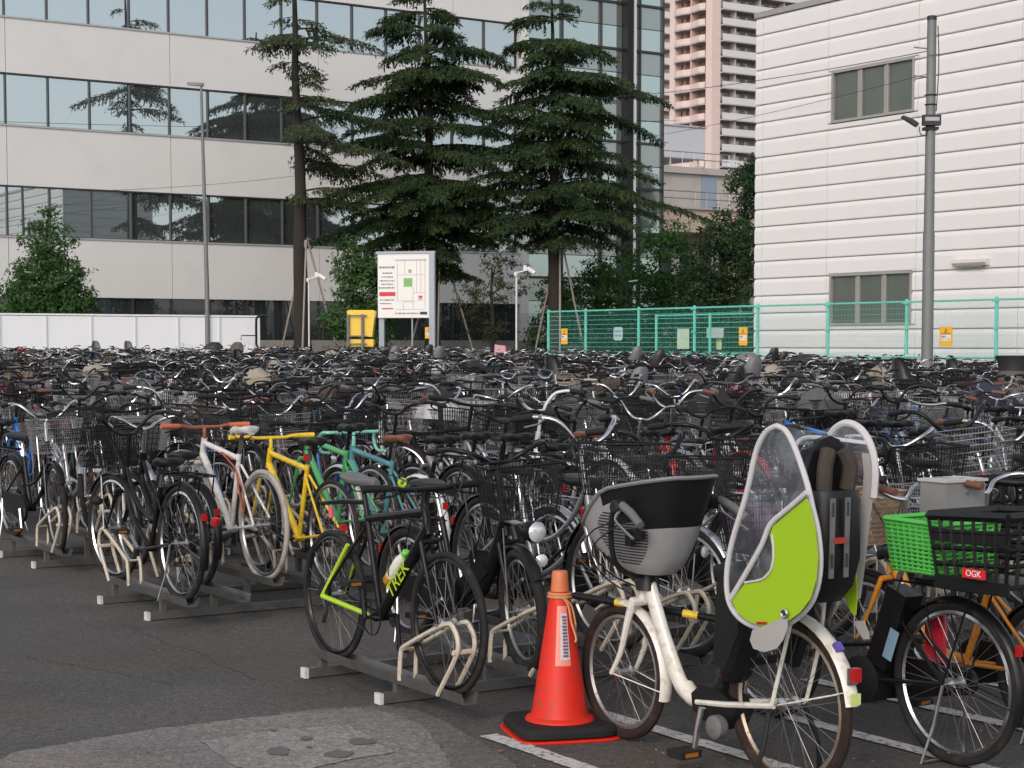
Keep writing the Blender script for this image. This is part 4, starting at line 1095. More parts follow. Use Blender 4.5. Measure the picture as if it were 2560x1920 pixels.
def cedar(px, d, base_z, top_z, low_z, prof, label, leaf, seed, lean=0.0, density=1.0, side=0.0, nbr=7, skip=0.0):
    rnd = random.Random(seed); p0 = at(px, 870, d)
    t = thing('cedar_tree', Vector((p0.x, p0.y, base_z)), label, 'tree', 'tall cedar trees before the office block')
    H = top_z - base_z; tr = MB(bark)
    TP = [Vector((lean * (i / 8) ** 1.5 + rnd.uniform(-.05, .05), rnd.uniform(-.05, .05), H * i / 8)) for i in range(9)]
    TP[0] = Vector((0, 0, -.3))
    tr.tube(sm(TP, 2), [.34 * (1 - .9 * i / 16) + (.12 if i == 0 else 0) for i in range(17)], 9); tr.build('trunk', t)
    def tpos(z):
        f_ = max(0, min(7.999, z / H * 8)); i = int(f_); return TP[i].lerp(TP[i + 1], f_ - i)
    br = MB(bark); lf = MB(leaf)
    z = low_z - base_z; ang0 = rnd.uniform(0, 6)
    def tuft(p, dr, L_, w):
        side_ = dr.cross(Vector((0, 0, 1)));
        side_ = side_.normalized() if side_.length > 1e-3 else Vector((1, 0, 0))
        tw = rnd.uniform(-.9, .9); side_ = side_ * math.cos(tw) + Vector((0, 0, 1)) * math.sin(tw)
        e = p + dr * L_; m1 = p.lerp(e, .4)
        n = len(lf.v); lf.v += [tuple(p), tuple(m1 + side_ * w), tuple(e), tuple(m1 - side_ * w)]; lf.face(n, n + 1, n + 2, n + 3)
    while z < H - .15:
        f_ = z / H
        for k in range(nbr if z < H - 2 else 4):
            if rnd.random() < skip: continue
            an = ang0 + k * 2 * math.pi / nbr + rnd.uniform(-.45, .45)
            L_ = prof(z + base_z, math.cos(an)) * rnd.choice([.45, .75, .95, 1.1, 1.22]) * rnd.uniform(.85, 1.1)
            if L_ < .1: continue
            o = tpos(z + rnd.uniform(-.15, .15)); hd = Vector((math.cos(an), math.sin(an), 0))
            rise = rnd.uniform(-.05, .28); n = 9; pts = []
            for i in range(n + 1):
                s_ = i / n; pts.append(o + hd * L_ * s_ + Vector((0, 0, L_ * (rise * s_ * 1.6 - (rise + .22) * s_ * s_)))
                           + Vector((0, 0, 0)))
            br.tube(pts, [max(.008, .045 * (1 - i / n) * min(1, L_ / 2)) for i in range(n + 1)], 4, cap=False)
            perp = Vector((-hd.y, hd.x, 0))
            ns = int(L_ / .10)
            for q in range(ns):
                s_ = .18 + .82 * (q + rnd.random()) / ns; idx = min(n - 1, int(s_ * n)); p = pts[idx].lerp(pts[idx + 1], s_ * n - idx)
                for sg in (-1, 1):
                    tl = min(.95, L_ * .5) * (1.2 - s_) * rnd.uniform(.5, 1.15) + .12
                    dr = (perp * sg + hd * rnd.uniform(.3, .9) + Vector((0, 0, rnd.uniform(-.25, .08)))).normalized()
                    nt_ = max(3, int(tl / .030 * density))
                    for j in range(nt_):
                        u = (j + rnd.random()) / nt_; pp = p + dr * tl * u + Vector((0, 0, -.38 * tl * u * u + rnd.uniform(-.10, .05)))
                        d2 = (dr * rnd.uniform(.2, 1) + hd * rnd.uniform(-.3, .9) + perp * rnd.uniform(-.5, .5) + Vector((0, 0, rnd.uniform(-1.5, .15)))).normalized()
                        tuft(pp, d2, rnd.uniform(.10, .23), rnd.uniform(.018, .042))
        ang0 += .9; z += rnd.choice([.3, .45, .7, .95])
    tag(br.build('branches', t), kind='stuff'); tag(lf.build('foliage', t, smooth=False), kind='stuff')
    return t
def interp(tab):
    def f_(z):
        if z <= tab[0][0]: return tab[0][1]
        for (z0, v0), (z1, v1) in zip(tab, tab[1:]):
            if z <= z1: return v0 + (v1 - v0) * (z - z0) / (z1 - z0)
        return tab[-1][1]
    return f_
c2 = interp([(4.4, 1.4), (5.2, 3.2), (6.5, 4.1), (8, 4.4), (10, 4.2), (12, 3.4), (13.5, 3.2), (15, 2.3), (16.9, .4)])
cedar(1082, 74, 1.2, 17.0, 4.7, lambda z, c: c2(z) * (1.0 if c > 0 else .98), 'broad dark cedar standing right behind the map board', cedar_leaf, 3, lean=-.35)
c3 = interp([(5.8, 1.2), (6.6, 3.8), (7.6, 4.6), (9, 3.9), (11, 3.7), (12, 3.0), (13, 2.4), (14.5, 2.0), (16.2, .4)])
cedar(1385, 72, 1.2, 16.2, 6.0, lambda z, c: c3(z) * (1.08 if c > 0 else .85), 'pointed dark cedar above the left end of the green fence', cedar_leaf, 5, lean=-.1)
c1 = interp([(6.5, .0), (7.5, .5), (9, .35), (11, .5), (12.2, .6), (12.8, 1.0), (13.6, 2.6), (14.2, 1.3), (16, 1.3), (18.5, .3)])
c1r = interp([(6.5, 1.6), (8, 3.6), (9.5, 3.9), (11, 3.3), (12.4, 2.8), (13.5, 2.6), (14.5, 2.5), (16, 1.9), (18.5, .3)])
cedar(757, 70, 1.2, 18.5, 7.4, lambda z, c: (c1r(z) if c > .1 else c1(z)), 'thin sparse cedar with wooden props, leftmost of the three', cedar_leaf2, 9, lean=-.35, density=.6, skip=.55, nbr=6)
# props of the cedars
prop_m = mat('prop_wood', (.28, .25, .22), .85, vary=.3, scale=12)
def props(x, y, d, tx_, ty, label, n=3):
    top = at(tx_, ty, d)
    t = thing('tree_prop', Vector((top.x, top.y, 1.25)), label, 'prop')
    for k in range(n):
        an = 2 * math.pi * k / n + .5; e = Vector((math.cos(an) * x, math.sin(an) * x, 0))
        MB(prop_m).tube([e, Vector((e.x * .03, e.y * .03, top.z - 1.25))], .04, 6).build('pole', t)
props(1.35, 0, 69.8, 766, 600, 'grey wooden tripod props leaning on the thin left cedar')
props(1.6, 0, 73.8, 1100, 600, 'wooden tripod props leaning on the broad middle cedar')
props(1.2, 0, 71.8, 1400, 590, 'wooden tripod props leaning on the pointed right cedar')

def leafy(px, d, base_z, blobs, label, leaf, seed, leaf_s=.11, n_leaf=9000, trunk=None, group=None, name='broadleaf_tree', trunk_r=.1):
    """blobs: (x, y, z, rx, rz) lobes relative to the base, z above base"""
    rnd = random.Random(seed); p0 = at(px, 870, d)
    t = thing(name, Vector((p0.x, p0.y, base_z)), label, 'tree' if 'tree' in name else 'shrub', group)
    top = max(b_[2] for b_ in blobs)
    tr = MB(bark); tr.tube(sm([(0, 0, -.3), (.04, .02, top * .3), (-.03, 0, top * .65), (0, 0, top * .95)], 3), [trunk_r * (1 - i / 11) + .012 for i in range(10)], 7)
    for b_ in blobs: 
        z0 = max(.2, b_[2] - .5); tr.tube([(0, 0, min(z0, top * .8)), (b_[0] * .5, b_[1] * .5, (z0 + b_[2]) / 2), (b_[0] * .9, b_[1] * .9, b_[2])], [.04, .025, .01], 4)
    tr.build('trunk', t)
    lf = MB(leaf); vol = [b_[3] ** 2 * b_[4] for b_ in blobs]; tot = sum(v ** (2 / 3) for v in vol)
    for b_, v in zip(blobs, vol):
        n = int(n_leaf * v ** (2 / 3) / tot); ncl = max(6, n // 26)
        for c_ in range(ncl):
            u = rnd.uniform(-1, 1); an = rnd.uniform(0, 6.283); rr = rnd.uniform(.72, 1.1); q = math.sqrt(1 - u * u)
            cc = Vector((b_[0] + b_[3] * rr * q * math.cos(an), b_[1] + b_[3] * rr * q * math.sin(an), b_[2] + b_[4] * rr * u))
            out_ = Vector((q * math.cos(an), q * math.sin(an), u + .3)).normalized()
            cr = leaf_s * rnd.uniform(1.0, 2.4)
            for k in range(n // ncl):
                p = cc + Vector((rnd.gauss(0, cr), rnd.gauss(0, cr), rnd.gauss(0, cr * .6)))
                nn = (out_ + Vector((rnd.gauss(0, .5), rnd.gauss(0, .5), rnd.gauss(0, .5)))).normalized(); t1 = nn.orthogonal().normalized(); t1 = Quaternion(nn, rnd.uniform(0, 6.28)) @ t1; t2 = nn.cross(t1)
                s_ = leaf_s * rnd.uniform(.6, 1.2)
                m_ = len(lf.v); lf.v += [tuple(p - t1 * s_), tuple(p + t2 * s_ * .42), tuple(p + t1 * s_), tuple(p - t2 * s_ * .42)]; lf.face(m_, m_ + 1, m_ + 2, m_ + 3)
    tag(lf.build('foliage', t, smooth=False), kind='stuff'); return t
leaf_g = leaf_mat('leaf_green', (.028, .075, .020), (.060, .125, .032), 1.2)
leaf_d = leaf_mat('leaf_dark', (.016, .042, .016), (.035, .07, .022), .8)
leaf_b = leaf_mat('leaf_bright', (.027, .082, .018), (.05, .125, .026), .8)
leaf_o = leaf_mat('leaf_olive', (.045, .05, .022), (.08, .085, .035), .8)
rb = random.Random(21)
def cone_blobs(H, w, n, z0=.3, pw=1.0, cy=0):
    out = []
    for i in range(n):
        t = (i + .5) / n; z = z0 + (H - z0) * t; rad = w * (1 - t) ** pw
        k = max(1, int(4 * (1 - t) + 1.5)); a0 = rb.uniform(0, 6)
        for j in range(k):
            an = a0 + j * 6.283 / k; br_ = max(.28, rad * .55); out.append((math.cos(an) * (rad - br_ * .5), math.sin(an) * (rad - br_ * .5), z, br_, br_ * .62))
    return out
s70 = 66 / F
leafy(122, 66, .3, cone_blobs(6.6, 1.78, 10, 1.2, .55), 'conical green tree behind the white hoarding at far left', leaf_g, 1, .09, 30000)
leafy(885, 68, 1.2, [(0, 0, 3.2, .75, .7), (.3, 0, 2.4, .95, .8), (-.45, 0, 1.5, .85, .8), (.5, .2, .9, 1.0, .8), (-.2, -.2, 4.0, .5, .5), (.9, 0, 3.3, .7, .6), (1.2, 0, 2.2, .8, .8)], 'leafy green tree between the left cedar and the map board', leaf_g, 2, .095, 9000)
leafy(1230, 71, 1.2, [(0, 0, 2.6, .9, .8), (.8, 0, 3.0, .8, .8), (-.9, 0, 2.2, .7, .7), (.2, 0, 3.7, .7, .5), (-.3, 0, 1.2, .8, .6)], 'thin olive shrub tree behind the white camera pole', leaf_o, 3, .07, 3200)
leafy(1495, 78, .4, [(0, 0, 3.2, 1.5, 1.3), (.3, 0, 4.4, 1.0, .8), (-1.1, 0, 2.6, 1.2, 1.2), (.9, 0, 1.9, 1.2, 1.2), (-1.9, 0, 3.6, .8, .8), (-2.0, 0, 1.6, 1.1, 1.2)], 'bright green bushy tree behind the left part of green fence', leaf_g, 4, .10, 12000, group='trees behind the green fence')
leafy(1650, 84, .4, [(0, 0, 5.0, 2.0, 1.5), (-1.3, 0, 3.2, 1.9, 1.6), (1.2, 0, 3.4, 1.9, 1.7), (0, -.3, 1.6, 2.4, 1.4), (.2, 0, 6.3, 1.2, .9), (2.2, 0, 2, 1.5, 1.5)], 'round dense green tree behind the middle of green fence', leaf_b, 5, .12, 15000, group='trees behind the green fence')
leafy(1800, 80, .4, [(0, 0, 4.6, 1.6, 1.3), (.3, 0, 6.2, 1.2, 1.0), (1.0, 0, 3.2, 1.7, 1.5), (-.9, 0, 3.1, 1.5, 1.4), (0, 0, 1.5, 2.2, 1.4), (1.2, 0, 5.4, 1.3, 1.1)], 'dark dense tree tucked behind the warehouse corner', leaf_d, 6, .12, 13000, group='trees behind the green fence')
leafy(1862, 92, .4, [(0, 0, 9.6, .9, .9), (.6, 0, 8.5, 1.0, .8), (-.2, 0, 7.0, .9, .8), (.8, 0, 10.3, .9, .8)], 'tall narrow tree top showing left of the warehouse edge', leaf_d, 7, .12, 5000, trunk_r=.2, group='trees behind the green fence')
leafy(1580, 70, .3, [(-1.4, 0, 1.0, 1.0, .8), (0, 0, 1.1, 1.2, .8), (1.4, 0, 1.0, 1.1, .9), (2.8, 0, 1.2, 1.2, .9), (4.2, .3, 1.3, 1.3, 1.0)], 'dark low hedge right behind the green fence', leaf_d, 8, .10, 8000, name='hedge', trunk_r=.05)
# ------------------------------------------------------------------ bicycle racks
rack_m = mat('rack_steel', (.13, .13, .125), .5, .5, vary=.25, scale=7, dirt=(.10, .075, .055), dirt_amt=.7)
hoop_m = mat('hoop_beige', (.52, .46, .37), .55, vary=.1, scale=8, dirt=(.25, .17, .11), dirt_amt=.5)
cap_m = mat('end_cap', (.55, .54, .52), .6, dirt=(.2, .18, .16), dirt_amt=.5)
def rail_mesh():
    mb = MB(rack_m)
    prof = [(-.045, .045), (-.040, .045), (-.026, .004), (.026, .004), (.040, .045), (.045, .045), (.03, -.004), (-.03, -.004)]
    mb.loft([[(x, y, z) for y, z in prof] for x in (-.70, .74)])
    return mb.mesh('rail', smooth=False)
def hoop_mesh():
    mb = MB(hoop_m); P = sm([(.02, 0, .0), (.035, 0, .13), (.09, 0, .175), (.42, 0, .31), (.50, 0, .30), (.535, 0, .235), (.50, 0, .16), (.36, 0, -.01)], 3)
    for y in (.042, -.042): mb.tube([(p[0], y, p[2]) for p in P], .011, 6)
    mb.tube([(.52, -.06, .20), (.52, .06, .20)], .012, 6).tube([(.06, -.042, .15), (.06, .042, .15)], .007, 4)
    return mb.mesh('wheel_hoop')
RAIL = rail_mesh(); HOOP = hoop_mesh()
def rack(bs, zs, a_f, a_r, face, bars, label):
    """bs: rail positions; a_f/a_r front and rear wheel contact"""
    t = thing('bicycle_rack', W((a_f + a_r) / 2, bs[0], 0), label, 'bicycle rack', 'steel bicycle racks with beige wheel hoops', rz=ANG_A + (0 if face > 0 else math.pi))
    # local x forward (of the parked bikes), local y: left of forward
    am = (a_f + a_r) / 2
    sgn = 1 if face > 0 else -1
    def loc(a, b, z): return Vector(((a - am) * sgn, -(b - bs[0]) * sgn, z))
    for a in bars:
        p, q = loc(a, bs[0] - .10, .028), loc(a, bs[-1] + .24, .028)
        mb = MB(rack_m); mb.box((p + q) / 2, (.05, abs(q.y - p.y), .045)); mb.build('ground_bar', t, smooth=False)
        MB(cap_m).box(p, (.053, .02, .05)).build('end_cap', t, smooth=False)
    for b, z in zip(bs, zs):
        o = obj('rail', RAIL, t, loc(am, b, z - .004))
        h = obj('wheel_hoop', HOOP, o, (.18, 0, .02))
        for a in bars: MB(rack_m).box(loc(a, b, (z - .01 + .05) / 2), (.035, .035, max(.01, z - .06))).build('rail_post', t, smooth=False)
    return t

# ------------------------------------------------------------------ rows
TAKEN = []       # every bike: dict(a,b,z,face,spec,row,hero)
rd = random.Random(44)
def rnd_spec(r):
    kind = r.choices(['city', 'sport', 'fixie'], [.84, .11, .05])[0]
    s = bike_spec(kind=kind)
    s['color'] = r.choices(['black', 'dark grey', 'silver', 'white', 'navy blue', 'bright blue', 'red', 'brown', 'cream', 'wine red', 'dark green', 'teal'], [.34, .11, .16, .09, .06, .045, .045, .04, .035, .03, .025, .02])[0]
    s['style'] = r.choice([0, 0, 1]); s['steer'] = round(r.gauss(0, .28), 3); s['crank'] = r.choice([.6, -.9, 2.0, 1.4])
    if kind == 'city':
        s['r'] = r.choice([.325, .325, .34])
        s['bar'] = r.choices(['up', 'swept', 'cross'], [.55, .3, .15])[0]; s['barc'] = r.choices(['silver', 'black'], [.54, .46])[0]
        s['basket'] = r.choices(['black wire', 'silver wire', 'dark wicker', 'wicker', 'grey mesh', None], [.48, .24, .04, .03, .15, .06])[0]
        s['fender'] = r.choices(['silver', 'black', 'frame'], [.35, .5, .15])[0]
        if r.random() < .07: s['rear_basket'] = 'black wire'
        if r.random() < .02: s['child_rear'] = r.choice(['black', 'black', 'grey']); 
    else:
        s['r'] = .34; s['wt'] = .015; s['bar'] = r.choice(['flat', 'flat', 'drop']); s['barc'] = 'black'; s['basket'] = None; s['fender'] = None; s['carrier'] = False; s['lamp'] = False
    if r.random() < .09: s['cover'] = (r.choice(['black', 'navy', 'grey', 'beige', 'white', 'red', 'brown', 'black']), r.choice([0, 1, 2]))
    s['grip'] = r.choices(['black', 'brown', 'grey'], [.80, .10, .10])[0]; s['saddle'] = r.choices(['black', 'brown', 'grey'], [.86, .06, .08])[0]
    return s
def add_bike(a_f, a_r, b, z, face, row, spec=None, hero=None, lean=0, skew=0):
    TAKEN.append(dict(a=(a_f + a_r) / 2, b=b, z=z, face=face, row=row, spec=spec or rnd_spec(rd), hero=hero, lean=lean, skew=skew))
# row geometry: (front a, rear a, face, first b, step)
ROWS = [(5.85, 4.77, 1, 4.385, .8), (6.60, 7.68, -1, 3.97, .42), (10.74, 9.66, 1, 4.0, .30), (12.50, 13.58, -1, 4.22, .31)]
a = 15.2
while a < 57.5:
    ROWS.append((a + 1.08, a, 1, 4.3, .31)); 
    if a + 3.3 < 59: ROWS.append((a + 1.95, a + 3.03, -1, 4.3, .31))
    a += 4.65
# front rows with named bicycles
H = bike_spec
add_bike(5.85, 4.83, 4.385, 0, 1, 0, H(), 'white_child')
add_bike(5.84, 4.76, 5.20, 0, 1, 0, H(kind='city', color='black', style=1, bar='up', barc='black', fender='black', basket='black wire', grip='black', r=.325, rim=chrome), 'black_basket')
add_bike(5.86, 4.78, 5.80, 0, 1, 0, H(kind='mini', color='orange', style=1, bar='swept', barc='silver', fender='black', basket='wicker', grip='brown', r=.30, wt=.022, child_rear=None), 'orange')
add_bike(5.9, 4.82, 6.38, 0, 1, 0, H(kind='city', color='dark grey', style=1, bar='swept', barc='silver', fender='black', basket='silver wire', grip='brown', r=.325), 'grey_box')
add_bike(5.9, 4.82, 6.95, 0, 1, 0, H(color='wine red', barc='silver', basket='black wire', grip='brown'), 'plain')
add_bike(5.9, 4.82, 7.5, 0, 1, 0, H(color='black', barc='black', basket='black wire', grip='red'), 'plain')
Z1, Z2 = .14, .22
add_bike(6.60, 7.66, 3.97, .105, -1, 1, H(kind='sport', color='black', r=.320, wt=.015, bar='flat', barc='black', grip='black', saddle='grey', basket=None, fender=None, carrier=False, lamp=False, rim=black, crank=-1.5), 'sport')
add_bike(6.75, 7.75, 4.46, Z1, -1, 1, H(kind='mini', color='black', r=.29, wt=.026, bar='swept', barc='black', grip='black', basket='black wire', fender='black', steer=-.25), 'fat_mini')
bb = 4.86; i = 0
while bb < 9.6:
    add_bike(6.6, 7.68, bb, Z1 if i % 2 else Z2, -1, 1); bb += .42; i += 1
TAKEN[-1]['spec'] = rnd_spec(rd)
add_bike(10.74, 9.66, 4.0, Z1, 1, 2, H(color='black', bar='up', barc='black', fender='black', basket='black wire', saddle='black', grip='black', r=.345, rim=chrome, steer=.12, carrier=True), 'black_city', lean=.02)
add_bike(11.25, 10.2, 4.33, Z1, 1, 2, H(color='black', bar='swept', barc='silver', fender='black', basket='black wire', saddle='black', r=.325), 'black2')
add_bike(10.74, 9.72, 4.55, Z2, 1, 2, H(kind='fixie', color='white', bar='flat', barc='orange', grip='orange', saddle='white', basket=None, fender=None, carrier=False, lamp=False, r=.34, wt=.016, tyre=white_tyre, crank=.1), 'white_fixie')
add_bike(10.72, 9.66, 5.00, Z1, 1, 2, H(kind='fixie', color='yellow', bar='flat', barc='yellow', grip='yellow', saddle='black', basket=None, fender=None, carrier=False, lamp=False, r=.34, wt=.014, crank=.2), 'yellow_fixie')
add_bike(10.74, 9.72, 5.30, Z2, 1, 2, H(kind='fixie', color='green', bar='flat', barc='black', saddle='black', basket=None, fender=None, carrier=False, lamp=False, r=.34, wt=.014), 'green_fixie')
add_bike(10.74, 9.66, 5.62, Z1, 1, 2, H(kind='fixie', color='teal', bar='drop', barc='mint', grip='mint', saddle='brown', basket=None, fender='white', carrier=False, lamp=False, r=.335, wt=.015), 'teal_drop')
bb = 5.93; i = 0
while bb < 13.2: add_bike(10.74, 9.66, bb, Z2 if i % 2 == 0 else Z1, 1, 2); bb += .30; i += 1
bb = 4.22; i = 0
while bb < 16: add_bike(12.5, 13.58, bb, Z1 if i % 2 == 0 else Z2, -1, 3); bb += .31; i += 1
for ri, (af, ar, face, b0, step) in enumerate(ROWS):
    if ri < 4: continue
    bb = max(b0, .24 * min(af, ar)) + rd.uniform(0, .2); bmax = min(32.9, 1.28 * max(af, ar)); i = 0
    while bb < bmax:
        am = (af + ar) / 2
        if abs(am - 26.9) < .9 and abs(bb - 28.3) < .35: bb += step; continue
        if rd.random() > .035: add_bike(af, ar, bb + rd.uniform(-.04, .04), gz(am) + (.05 if i % 2 else .18), face, ri, lean=rd.gauss(0, .02), skew=rd.gauss(0, .03))
        bb += step; i += 1
# colour notes taken from the photograph: (px, distance, changes)
NOTES = [(140, 13.2, dict(basket='black wire', saddle='brown')), (60, 14.5, dict(basket='black wire')), (800, 15.5, dict(basket='black wire')), (2300, 18, dict(kind='city', color='bright blue', fender='blue', basket='silver wire')), (2410, 34, dict(kind='city', color='red', basket='black wire')), (100, 16, dict(color='bright blue')), (440, 13.6, dict(color='bright blue', barc='silver', basket='black wire')),
         (215, 13.2, dict(color='silver', basket='black wire')), (1740, 13.2, dict(kind='city', color='red', fender='frame')), (1400, 12.3, dict(color='white', barc='white', basket='black wire')), (1560, 11.2, dict(color='white')), (1150, 20, dict(color='wine red')), (1330, 26, dict(color='red', barc='silver')),
         (2480, 12, dict(color='red')), (2240, 11, dict(basket='silver wire')), (1350, 19, dict(basket='silver wire')), (1620, 24, dict(basket='silver wire', barc='silver', grip='brown')), (700, 24, dict(basket='silver wire', barc='silver')), (350, 19, dict(barc='silver', basket='silver wire', grip='brown')),
         (480, 17.5, dict(barc='silver', basket=None)), (600, 28, dict(barc='silver')), (860, 30, dict(barc='silver')), (1240, 34, dict(color='pink', basket='silver wire')), (1850, 22, dict(basket='silver wire')), (1920, 26, dict(color='silver', barc='silver')), (2010, 30, dict(color='green', basket='black wire'))]
for t_ in TAKEN:
    p = W(t_['a'], t_['b']); t_['px'], t_['py'], t_['d'] = proj(W(t_['a'], t_['b'], .9 + t_['z']))
for (px, d, ch) in NOTES:
    best = min((t_ for t_ in TAKEN if not t_['hero']), key=lambda t_: abs(t_['px'] - px) / 60 + abs(t_['d'] - d))
    ch = dict(ch)
    if 'kind' not in ch and best['spec']['kind'] != 'city' and ch.get('basket'): best['spec'] = bike_spec(**{k: v for k, v in best['spec'].items() if k in ('steer', 'crank')})
    if ch.get('kind') == 'city' and best['spec']['kind'] != 'city': best['spec'] = bike_spec()
    best['spec'].update(ch)
near_frame = [t_ for t_ in TAKEN if -330 < t_['px'] < 2890 and t_['py'] < 2000]
inview = [t_ for t_ in near_frame if -45 < t_['px'] < 2605]
inview.sort(key=lambda t_: t_['d'])
for i, t_ in enumerate(inview):
    t_['solo'] = i < 297
    if t_['d'] < 24: t_['spec']['child_rear'] = None
# left-to-right order inside each row
byrow = {}
for t_ in inview: byrow.setdefault(t_['row'], []).append(t_)
for v in byrow.values():
    v.sort(key=lambda t_: t_['px'])
    for i, t_ in enumerate(v): t_['nth'] = i + 1
def ordn(n): return {1: 'first', 2: 'second', 3: 'third', 4: 'fourth', 5: 'fifth', 6: 'sixth', 7: 'seventh', 8: 'eighth', 9: 'ninth', 10: 'tenth'}.get(n) or (str(n) + ('th' if 10 < n % 100 < 14 else {1: 'st', 2: 'nd', 3: 'rd'}.get(n % 10, 'th')))
def label_of(t_):
    s = t_['spec']; k = {'city': 'city bicycle', 'sport': 'sports bicycle', 'fixie': 'thin-tyred bicycle', 'mini': 'small-wheeled bicycle'}[s['kind']]
    f_ = (s['basket'] + ' basket') if s['basket'] and s['kind'] == 'city' else ('%s handlebar' % s['barc'])
    if s['child_rear']: f_ = 'rear child seat'
    return '%s %s with %s, %s from left in the %s rack row' % (s['color'], k, f_, ordn(t_['nth']), ordn(t_['row'] + 1))

# rear child seat used on some bikes
def childseat_mb(z0, lod, m=None):
    """bucket seat: pan, curved back with side wings, head part, foot guards"""
    mb = MB(m or rubber); k = 9 if lod < 3 else 5
    def half(t): return math.pi * (t - .5)
    rows_o, rows_i = [], []
    for (z, xb, d, w) in ((.02, -.60, .26, .12), (.10, -.64, .30, .15), (.22, -.67, .26, .16), (.32, -.69, .14, .15), (.42, -.71, .12, .13), (.50, -.72, .10, .11), (.54, -.72, .05, .06)):
        ro, ri = [], []
        for j in range(k):
            an = half(j / (k - 1)); c_, s_ = math.cos(an), math.sin(an)
            ro.append((xb + d * (1 - abs(c_) ** .7) , w * math.copysign(abs(s_) ** .8, s_), z0 + z)); ri.append((xb + .02 + (d - .02) * (1 - abs(c_) ** .7), (w - .015) * math.copysign(abs(s_) ** .8, s_), z0 + z))
        rows_o.append(ro); rows_i.append(ri[::-1])
    mb.grid(rows_o); mb.grid(rows_i)
    mb.box((-.48, 0, z0 + .04), (.30, .24, .06))
    for s_ in (1, -1):
        if lod < 3: mb.box((-.36, s_ * .15, z0 - .10), (.10, .04, .30))
    return mb
SEATM = {'black': mat('seat_black', (.02, .02, .022), .45), 'grey': mat('seat_grey', (.14, .14, .15), .5)}
BIKE_GROUP = 'bicycles parked in the racks'
DETAIL_D = 16.5
def extra_parts(root, s, lod):
    if s['child_rear']:
        o = obj('child_seat', get_mesh('child_seat', ('cseat', s['r'], lod), lambda: childseat_mb(2 * s['r'] + .06, lod)), root); slot_mat(o, SEATM[s['child_rear']])
roots = {}
for t_ in inview:
    if not t_['solo'] or t_['hero'] == 'white_child': continue
    lod = 1 if (t_['d'] < DETAIL_D or t_['hero']) else 2
    s = t_['spec']; lab = label_of(t_)
    root = place_bike(s, t_['a'], t_['b'], t_['face'], t_['z'], lod, lab, BIKE_GROUP, lean=t_['lean'], skew=t_['skew'])
    extra_parts(root, s, lod); t_['root'] = root
    if t_['hero']: roots[t_['hero']] = root

# the rest of the field: one joined mass
def bake_rest(rest):
    import numpy as np
    V, LS, LT, LV, MI = [], [], [], [], []; mats_ = []; mid = {}; vo = 0; lo = 0; tcache = {}
    def mi(m):
        if m.name not in mid: mid[m.name] = len(mats_); mats_.append(m)
        return mid[m.name]
    for t_ in rest:
        s = t_['spec']; rz = ANG_A + (0 if t_['face'] > 0 else math.pi) + t_['skew']
        M = Matrix.Translation(W(t_['a'], t_['b'], t_['z'])) @ Matrix.Rotation(rz, 4, 'Z') @ Matrix.Rotation(t_['lean'], 4, 'X'); SM = steer_matrix(s['steer'])
        plist = bike_part_list(s, 3)
        if s['child_rear']: plist.append(('child_seat', (3, 'cseat', s['r']), lambda: childseat_mb(2 * s['r'] + .06, 3), SEATM[s['child_rear']], False, []))
        for (nm, key, fn, m, st, subs) in plist:
            if key not in tcache:
                mb = fn()
                if mb is None: tcache[key] = None
                else: tcache[key] = (np.array(mb.v, dtype=np.float64), np.array([len(f) for f in mb.f]), np.concatenate([np.array(f) for f in mb.f]), np.array(mb.m), mb.mats)
            tc = tcache[key]
            if tc is None: continue
            v, lt, lv, mm, ms = tc; X = np.array(M @ SM if st else M); vv = v @ X[:3, :3].T + X[:3, 3]
            ids = np.array([mi(m) if (q == 0 and m is not None) else mi(ms[q]) for q in range(len(ms))])
            V.append(vv); LT.append(lt); LV.append(lv + vo); MI.append(ids[mm]); vo += len(v)
    V = np.concatenate(V); LT = np.concatenate(LT); LV = np.concatenate(LV); MI = np.concatenate(MI); LS = np.concatenate([[0], np.cumsum(LT)[:-1]])
    me = bpy.data.meshes.new('parked_bicycles'); me.vertices.add(len(V)); me.vertices.foreach_set('co', V.astype('f').ravel())
    me.loops.add(len(LV)); me.loops.foreach_set('vertex_index', LV.astype('i')); me.polygons.add(len(LT)); me.polygons.foreach_set('loop_start', LS.astype('i')); me.polygons.foreach_set('loop_total', LT.astype('i'))
    for m in mats_: me.materials.append(m)
    me.polygons.foreach_set('material_index', MI.astype('i')); me.polygons.foreach_set('use_smooth', [True] * len(LT)); me.update(calc_edges=True); me.validate()
    print('REST', len(rest), 'polys', len(LT))
    return me
rest = [t_ for t_ in near_frame if not t_.get('solo')]
o = bpy.data.objects.new('distant_bicycles', bake_rest(rest)); COL.objects.link(o)
tag(o, 'dense far field of parked bicycles reaching the hoarding and green fence', 'bicycles', kind='stuff')

# racks under the first three racked rows
def rack_rows():
    for (row, af, ar, face, bars, nm) in ((1, 6.60, 7.68, -1, (7.03, 7.79), 'front'), (2, 10.74, 9.66, 1, (9.95, 10.75), 'second'), (3, 12.5, 13.58, -1, (12.75, 13.55), 'third')):
        ts = sorted([t_ for t_ in TAKEN if t_['row'] == row], key=lambda t_: t_['b']); k = 0
        while k < len(ts):
            ch = ts[k:k + 5]; i = k // 5
            if i > 3: break
            rack([c['b'] for c in ch], [c['z'] for c in ch], af, ar, face, bars, 'grey steel rack with beige hoops, %s section from left under the %s racked row' % (ordn(i + 1), nm)); k += 5
rack_rows()

